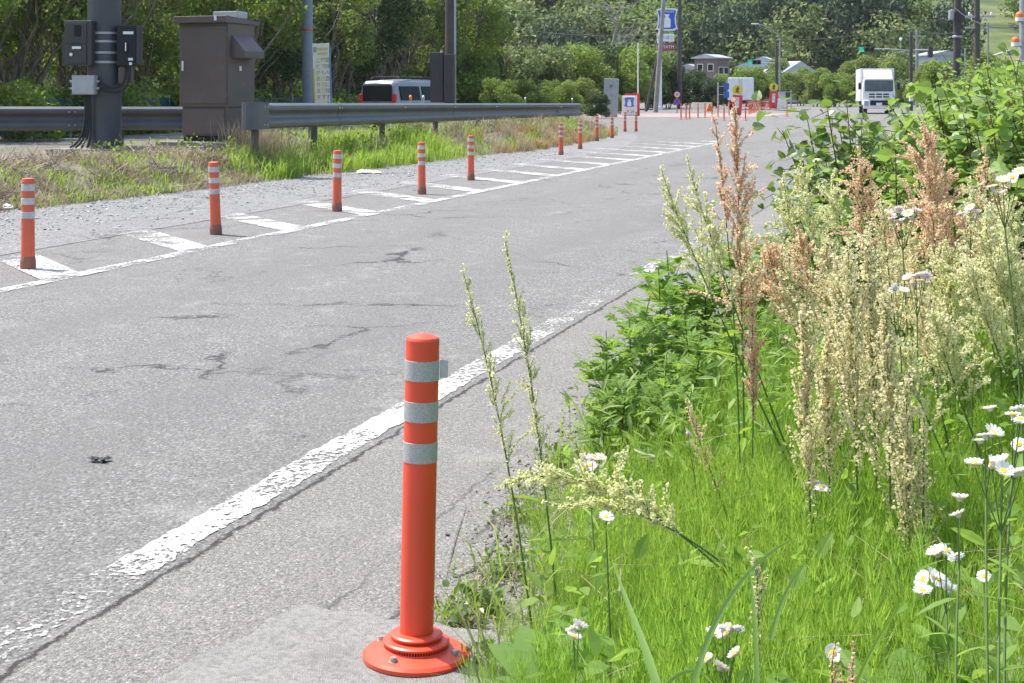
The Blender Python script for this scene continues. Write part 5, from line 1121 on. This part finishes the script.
# grass and small weeds among it
mb = MB(); n = 3600; y = 1.8+7.5*g.random(n); x = g.random(n)*(.38*y+1.0)-.06*(.36*y+.12); s, t_ = toST(x, y); k = t_ < edge(s)+.02; x, y, s, t_ = x[k], y[k], s[k], t_[k]
blades(mb, g, np.stack([x, y, bank_z(s, t_)-.02], 1), .30, .0045, .55); o = mb.build('bank_grass', M['blade']); tag(o, 'thin grass blades mixed into the horsetail on the bank', 'grass', kind='stuff')
mb = MB(); n = 9000; y = 4.3+6.5*g.random(n); x = (.10+g.random(n)*.9)*(.36*y+.1); s, t_ = toST(x, y); k = t_ < edge(s)-.05; x, y, s, t_ = x[k], y[k], s[k], t_[k]; n = len(x)
leaves(mb, g, np.stack([x, y, bank_z(s, t_)+.42*g.random(n)], 1), np.tile([0, 0, .5], (n, 1)), .055, LANCE, 0, .1, .7); o = mb.build('bank_weeds', M['vine']); tag(o, 'leafy weeds filling the bank under the seed stalks', 'weeds', kind='stuff')

# mugwort
def mugleaf():
    V = [[0, 0, 0]]; F = []; V = []; 
    def dia(b, e, w_):
        b, e = np.array(b, float), np.array(e, float); d = e-b; s_ = np.array([-d[1], d[0], 0]); s_ = s_/np.linalg.norm(s_)*w_/2; i = len(V); V.extend([b, b+d*.5+s_+[0, 0, .02], e, b+d*.5-s_+[0, 0, .02]]); F.extend([[i, i+1, i+2], [i, i+2, i+3]])
    dia((0, 0, 0), (0, 1.0, -.10), .27)
    for sx in (-1, 1):
        dia((0, .28, 0), (sx*.40, .62, -.04), .22); dia((0, .50, -.01), (sx*.32, .86, -.08), .20); dia((sx*.16, .45, 0), (sx*.46, .50, -.05), .13); dia((0, .1, 0), (sx*.24, .32, 0), .13); dia((sx*.14, .66, 0), (sx*.38, .74, -.04), .11)
    return np.array(V), np.array(F)
MUG = mugleaf()
def mug_proto(seed, h):
    gg = np.random.default_rng(seed); t = thing('mugwort_plant', None, 'wild plant'); P = curve((0, 0, -.02), (gg.normal()*.05, gg.normal()*.05, h), (gg.normal()*.03, gg.normal()*.03, 0), 14); mb = MB(); mb.tube(P, np.linspace(.0045, .0018, 14), 6)
    pos = []; yd = []; sz = []
    for k in range(28):
        f = .10+.88*k/27; p = P[int(f*13)]; a = k*2.4; el = .25+.9*f**3; pos.append(p); yd.append([math.cos(a), math.sin(a), el]); sz.append((.145 if f < .8 else .10)*(.75+.4*gg.random()))
        if k % 3 == 0 and f < .8:
            q = p+np.array([math.cos(a), math.sin(a), .9])*.11; mb.tube([p, (p+q)/2+[0, 0, -.01], q], [.002, .0016, .001], 5)
            for m in range(6): b = a+m*1.9; pos.append(q-(q-p)*.12*m); yd.append([math.cos(b), math.sin(b), .6]); sz.append(.075)
    mb.build('stem', M['redstem'], t); lv = MB(); yd = np.array(yd); n = len(pos); nr = np.stack([-yd[:, 0]*.5, -yd[:, 1]*.5, np.ones(n)], 1)+gg.normal(size=(n, 3))*.25
    scatter(lv, MUG, np.array(pos), nr, yd, np.array(sz)); lv.build('foliage', M['mugwort'], t); return Proto(t)
mg = [mug_proto(700+k, .62) for k in range(4)]
MG = 'mugwort plants at the road edge'
mlab = 'bushy mugwort plant with deeply cut leaves in the thick clump at the road edge'
for k, (u, v, D, lb) in enumerate([(601, 332, 5.6, 'leftmost mugwort plant, standing out over the shoulder'), (624, 318, 5.9, None), (645, 295, 6.1, None), (668, 268, 6.3, None), (686, 250, 6.6, 'tallest mugwort plant at the left, its tip near the white line'), (708, 246, 6.6, None), (728, 240, 6.8, None), (752, 250, 6.8, None), (772, 238, 7.2, None), (796, 240, 7.2, None),
        (628, 372, 5.2, None), (655, 350, 5.3, None), (682, 330, 5.5, None), (706, 310, 5.8, None), (735, 310, 5.8, None), (762, 305, 6.0, None), (604, 395, 5.2, None), (672, 385, 4.9, None), (700, 378, 5.0, None), (780, 320, 5.6, None),
        (945, 395, 4.3, 'low mugwort plant among the horsetail behind the daisies'), (985, 372, 4.6, 'low mugwort plant at the right edge above the daisies'), (910, 430, 4.0, 'low mugwort plant right of the beige seed stalks'), (1010, 345, 4.8, 'mugwort plant at the right edge under the seed stalks'), (975, 335, 5.0, 'mugwort plant under the greenish seed stalks at right'), (935, 350, 5.0, 'mugwort plant below the pale pink daisies')]):
    T = at(u, v, D); q = on_bank(u, D); mg[k % 4].place(q, (g.normal()*.08, g.normal()*.08, g.random()*6.28), lb or mlab, max(.35, (T.z-q.z)/.62), MG)
# knotweed hedge
def knot_proto(seed, h, leaf, mat, nst, tmpl, name, cat, spread=.5, nl=26):
    gg = np.random.default_rng(seed); t = thing(name, None, cat); mb = MB(); pos = []; yd = []
    for _ in range(nst):
        a = gg.random()*6.28; e = np.array([math.cos(a), math.sin(a), 0])*spread*(.2+.9*gg.random()); e[2] = h*(.6+.45*gg.random()); P = curve((gg.normal()*.1, gg.normal()*.1, -.03), e, (0, 0, h*.22), 16); mb.tube(P, np.linspace(.007, .002, 16), 6)
        for k in range(nl):
            f = .12+.87*k/nl; p = P[int(f*15)]; b = k*math.pi+a+1.57+gg.normal()*.5; d = np.array([math.cos(b), math.sin(b), .25]); pos.append(p+d*.035); yd.append(d)
    mb.build('stem', M['redstem'], t); pos, yd = np.array(pos), np.array(yd); n = len(pos); lv = MB(); yd = yd+gg.normal(size=(n, 3))*.3
    scatter(lv, tmpl, pos, np.array([0, 0, 1.])+gg.normal(size=(n, 3))*.45, yd, leaf*(.5+.9*gg.random(n))); lv.build('foliage', M[mat], t); return Proto(t)
kp = [knot_proto(800+k, 1.2, .058, 'vine', 19, HEART, 'knotweed_shrub', 'shrub', .55, 44) for k in range(4)]
KG = 'leafy knotweed shrubs of the roadside hedge'; kl = 'broad leaved bright green shrub in the hedge along the right of the road'
top = lambda u: np.interp(u, [800, 850, 880, 905, 930, 955, 980, 1005, 1060], [160, 140, 130, 122, 104, 86, 70, 56, 42])
k = 0
for D in (6.2, 7.0, 7.8, 8.7, 9.8, 11.2, 13.0, 15.5, 19, 24):
    u = 868+(D-7)*1.5-(14 if D < 7.5 else 0)
    while u < 1190:
        q = on_bank(u+g.normal()*4, D+g.normal()*.2); tv = top(u)+6+max(0, (7.9-D))*16+g.random()*14
        zt = 1.4+(94-tv)*D/1500; sc = (zt-q.z)/1.22
        if toST(q.x, q.y)[1] < 1.15 and sc > .25: kp[k % 4].place(q, (g.normal()*.06, g.normal()*.06, g.random()*6.28), kl, (max(.7, min(1.1, sc)), max(.7, min(1.1, sc)), sc), KG); k += 1
        u += 430/D*(.75+.4*g.random())
# hedge continuing further along the road
for D in (30, 36, 43, 52, 62, 74):
    for j in range(7):
        s = D; tt = -.6-j*1.5+g.normal()*.3; q = ST(s, tt, 0); q.z = float(bank_z(np.array(s), np.array(tt)))-.02; kp[k % 4].place(q, (0, 0, g.random()*6.28), kl, 1.25, KG); k += 1
# round leaved shrub reaching over the road edge
t = thing('round_leaf_shrub', 'shrub with round dark green leaves on red stems, reaching out over the road edge', 'shrub', on_bank(868, 7.0)); B = t.location.copy(); gg = np.random.default_rng(31); mb = MB(); pos = []; yd = []
for (u, v, dD, n, bz) in [(782, 130, 0, 22, .12), (806, 112, .1, 20, .1), (826, 100, -.1, 22, .1), (846, 96, .1, 22, .08), (782, 190, -.3, 18, .10), (800, 150, -.2, 20, .12), (862, 118, .2, 20, .05), (820, 130, .3, 20, .1), (838, 118, .1, 22, .08), (884, 130, .2, 20, .02)]:
    e = np.array(at(u, v, 7.0+dD)-B); P = curve((gg.normal()*.04, gg.normal()*.04, -.03), e, (e[0]*.1, 0, bz), 18); mb.tube(P, np.linspace(.006, .0018, 18), 6)
    n = int(n*1.7)
    for k in range(n):
        f = .30+.70*k/(n-1); p = P[min(17, int(f*17))]; b = k*math.pi+gg.normal()*.7; d = np.array([math.cos(b)*.8, math.sin(b), .3]); pos.append(p+d*.03+gg.normal(size=3)*.012); yd.append(d)
        if k % 4 == 1:
            q = p+gg.normal(size=3)*[.10, .08, .05]; mb.tube([p, q], [.0022, .0012], 5)
            for _ in range(5): pos.append(q+gg.normal(size=3)*.03); yd.append(gg.normal(size=3))
mb.build('stem', M['redstem'], t); pos, yd = np.array(pos), np.array(yd); n = len(pos); lv = MB(); scatter(lv, HEART, pos, np.array([0, 0, 1.])+gg.normal(size=(n, 3))*.55, yd, .050*(.6+.6*gg.random(n))); lv.build('foliage', M['roundleaf'], t)
# long grass blades in front
def bladething(lb, pts, wd, mat='bluegrass'):
    P = [np.array(at(*p)) for p in pts]; B = P[0]; C = bez([p-B for p in P], 14); V = []
    for i, p in enumerate(C):
        d = norm(C[min(i+1, 14)]-C[max(i-1, 0)]); sd_ = norm(np.cross(d, [.25, -.9, .35])); ww = .62*wd*(1-(i/14)**2.2)/2+.0004; up = np.cross(sd_, d)*ww*.35; V += [p-sd_*ww+up, p, p+sd_*ww+up]
    F = [[3*i+a, 3*i+a+1, 3*i+a+4, 3*i+a+3] for i in range(14) for a in (0, 1)]
    o = MB().add(V, F, 0, True).build('grass_blade', M[mat], loc=tuple(B)); tag(o, lb, 'grass blade', 'long single grass blades in front')
bladething('long arching grass blade leaning right, in front of the low seed head', [(690, 700, 2.2), (705, 620, 2.3), (745, 560, 2.5), (795, 538, 2.7)], .016)
bladething('wide grass blade leaning left at the bottom centre', [(662, 710, 2.1), (652, 660, 2.15), (632, 620, 2.25), (612, 560, 2.35)], .022)
bladething('upright narrow blade crossing the low seed head', [(757, 700, 2.2), (756, 650, 2.25), (754, 600, 2.3), (750, 570, 2.35)], .013)
bladething('pale curled blade at the bottom, near the pale pink buds', [(660, 690, 2.4), (680, 668, 2.4), (700, 660, 2.45), (716, 690, 2.4)], .010)
bladething('twisted blue green blade right of the low seed head', [(770, 640, 2.5), (780, 600, 2.6), (790, 580, 2.65), (805, 565, 2.7)], .014)
bladething('pale blade arching above the horsetail beside the mugwort', [(655, 470, 3.9), (656, 440, 3.95), (668, 432, 4), (680, 456, 4)], .010, 'blade')
bladething('pale blade arching right of the pink daisies', [(715, 470, 3.9), (716, 440, 3.95), (728, 436, 4), (738, 448, 4)], .010, 'blade')
bladething('long blade at the bottom right leaning right', [(850, 700, 2.2), (868, 650, 2.3), (885, 625, 2.35), (905, 600, 2.4)], .012, 'blade')
bladething('curved green blade leaning left over the shoulder above the bent stalk', [(598, 530, 3.6), (590, 500, 3.7), (560, 494, 3.75), (520, 506, 3.7)], .009, 'blade')
bladething('curved green blade rising to the left above the shoulder', [(600, 480, 4.0), (592, 440, 4.0), (580, 402, 4.1), (560, 388, 4.1)], .008, 'blade')
# dock and weeds by the post
def leafplant(lb, name, base, L, n, mat, seed, up=.5, tm=LANCE, sc=(2.6, 1, 1)):
    gg = np.random.default_rng(seed); t = thing(name, lb, 'wild plant', base)
    for k in range(n):
        a = k*2.4+gg.random(); yd = np.array([[math.cos(a), math.sin(a), up*(.5+gg.random())]]); lv = MB(); V = tm[0]*np.array(sc); scatter(lv, (V, tm[1]), np.zeros((1, 3)), np.array([[-yd[0][0]*.6, -yd[0][1]*.6, 1.]]), yd, np.array([L*(.6+.6*gg.random())]), 0, True); lv.build('leaf', M[mat], t)
    return t
for k, (u, D, L, n, m_, lb) in enumerate([(562, 3.1, .17, 7, 'bluegrass', 'dock plant with broad bluish leaves near the post'), (548, 3.35, .13, 6, 'bluegrass', 'dock plant with broad leaves beside the shoulder edge'), (585, 2.9, .14, 6, 'vine', 'bright broad leaved plant in front of the dock'),
                                          (650, 2.5, .11, 6, 'vine', 'small bright leafy plant at the bottom centre'), (790, 2.5, .11, 6, 'vine', 'small bright leafy plant below the beige bunch'), (900, 2.5, .14, 7, 'bluegrass', 'bluish leafy plant low at the bottom right'), (985, 2.6, .13, 7, 'bluegrass', 'bluish leafy plant under the row of daisies')]):
    q = on_bank(u, D); q.z += .12; leafplant(lb, 'dock_plant' if 'dock' in lb else 'leafy_plant', q, L*1.35, n, m_, 900+k, 1.0)
def weed(lb, u, v, sc, seed, dryf=.35):
    gg = np.random.default_rng(seed); q = gp(u, v, .01); t = thing('weed_clump', lb, 'weed', q); n = int(150*sc); P = gg.normal(size=(n, 3))*[.075*sc, .06*sc, 0]; P[:, 2] = gg.random(n)*.07; lv = MB(); leaves(lv, gg, P, np.tile([0, 0, .6], (n, 1)), .02, WIDE, 0, .1, .6); lv.build('foliage', M['roundleaf'], t)
    b = MB(); n = int(90*sc); P = gg.normal(size=(n, 3))*[.085*sc, .07*sc, 0]; P[:, 2] = -.01; blades(b, gg, P, .11, .004, .8); b.build('foliage', M['blade'], t); b = MB(); P = gg.normal(size=(n, 3))*[.10*sc, .08*sc, 0]; P[:, 2] = -.005; blades(b, gg, P, .05, .0045, 1.6); b.build('foliage', M['dry'], t)
for k, (u, v, sc, lb) in enumerate([(455, 625, .55, 'low dark weed clump right behind the orange post base'), (476, 612, .6, 'low weed clump with dry stalks at the corner of the slab'), (506, 575, .6, 'weed clump in the crack at the end of the shoulder grooves'),
                                    (524, 520, .6, 'weed clump at the foot of the thin pale stalks'), (478, 668, .4, 'small weed clump with dry bits right of the post base'), (560, 465, .5, 'weed clump at the shoulder edge left of the mugwort')]):
    weed(lb, u, v, sc, 950+k)

# dead straw and broad leaves among the horsetail, crumbs of dirt along the shoulder edge, ridges in the asphalt
mb = MB(); n = 520; y = 1.7+4.5*g.random(n); x = (g.random(n)*1.1-.05)*(.36*y+.1); s, t_ = toST(x, y); k = t_ < edge(s)-.02; x, y, s, t_ = x[k], y[k], s[k], t_[k]
blades(mb, g, np.stack([x, y, bank_z(s, t_)+.02], 1), .27, .0045, 1.2, curl=.8); o = mb.build('dead_straw', M['dry']); tag(o, 'thin dead straw scattered through the green bank', 'straw', kind='stuff')
mb = MB(); n = 900; cx = g.uniform(0, 1, 70); cy = 1.9+3.2*g.random(70); k = g.integers(0, 70, n); y = cy[k]+g.normal(size=n)*.06; x = (cx[k]*1.1-.05)*(.36*cy[k]+.1)+g.normal(size=n)*.06; s, t_ = toST(x, y); k = t_ < edge(s)-.12; x, y, s, t_ = x[k], y[k], s[k], t_[k]; n = len(x)
leaves(mb, g, np.stack([x, y, bank_z(s, t_)+.10+.18*g.random(n)], 1), np.tile([0, 0, .4], (n, 1)), .055, (LANCE[0]*np.array([2.0, 1, 1]), LANCE[1]), 0, -.2, .7); o = mb.build('broad_leaf_weeds', M['mugwort']); tag(o, 'small broad leaved weeds showing through the horsetail', 'weeds', kind='stuff')
mb = MB(); n = 2600; s = 2.6+5*g.random(n); t_ = edge(s)+.02+g.normal(size=n)*.07; k = (g.random(n) < .35+.65*(np.sin(s*9)*np.sin(s*4+1) > 0)); s, t_ = s[k], t_[k]; n = len(s)
P = np.stack([s*math.sin(RA)-t_*math.cos(RA), s*math.cos(RA)+t_*math.sin(RA), .012+.02*g.random(n)], 1); scatter(mb, OCT, P, np.array([0, 0, 1.])+g.normal(size=(n, 3))*.5, g.normal(size=(n, 3)), .003+.009*g.random(n)**2)
o = mb.build('edge_dirt', M['litter']); tag(o, 'crumbs of dirt and dead leaf along the edge of the shoulder', 'dirt', kind='stuff')
for pts, rr in (([(499, 523), (492, 545), (484, 562), (470, 572), (455, 579)], .016), ([(466, 508), (456, 535), (449, 560), (443, 588)], .010), ([(520, 492), (508, 510), (499, 523)], .012)):
    o = MB().tube([gp(u, v, .005) for u, v in pts], [rr*.5]+[rr]*(len(pts)-2)+[rr*.5], 8).build('shoulder_ridge', M['shoulder']); struct(o)

mb = MB(); n = 900; sl_ = np.array([(2.2, 1.80), (2.95, 1.80), (3.14, 1.765), (3.42, 1.69), (3.68, 1.655), (3.65, 1.37), (3.63, 1.12)]); f = g.random(n)*(len(sl_)-1.001); i = f.astype(int); q2 = sl_[i]+(sl_[i+1]-sl_[i])*(f-i)[:, None]+np.abs(g.normal(size=(n, 2)))*.018
P = np.stack([q2[:, 0]*math.sin(RA)-q2[:, 1]*math.cos(RA), q2[:, 0]*math.cos(RA)+q2[:, 1]*math.sin(RA), .010+.012*g.random(n)], 1); scatter(mb, OCT, P, np.array([0, 0, 1.])+g.normal(size=(n, 3))*.5, g.normal(size=(n, 3)), .003+.007*g.random(n)**2)
o = mb.build('joint_dirt', M['litter']); tag(o, 'dark dirt gathered along the edge of the concrete slab', 'dirt', kind='stuff')
# ------------------------------------------------------------------ the hazy air
mb = MB(); mb.box((30, 215, 73.5), (760, 470, 150)); hz = mb.build('haze', M['white']); hm = bpy.data.materials.new('haze_air'); hm.use_nodes = True
nt_ = hm.node_tree; nt_.nodes.remove(nt_.nodes['Principled BSDF']); pv = nt_.nodes.new('ShaderNodeVolumePrincipled'); pv.inputs['Color'].default_value = (.86, .92, 1, 1); pv.inputs['Density'].default_value = .0001; pv.inputs['Anisotropy'].default_value = .25
nt_.links.new(pv.outputs[0], nt_.nodes['Material Output'].inputs['Volume']); hz.data.materials.clear(); hz.data.materials.append(hm); tag(hz, 'thin pale haze in the air over the road and hill', 'haze', kind='stuff')
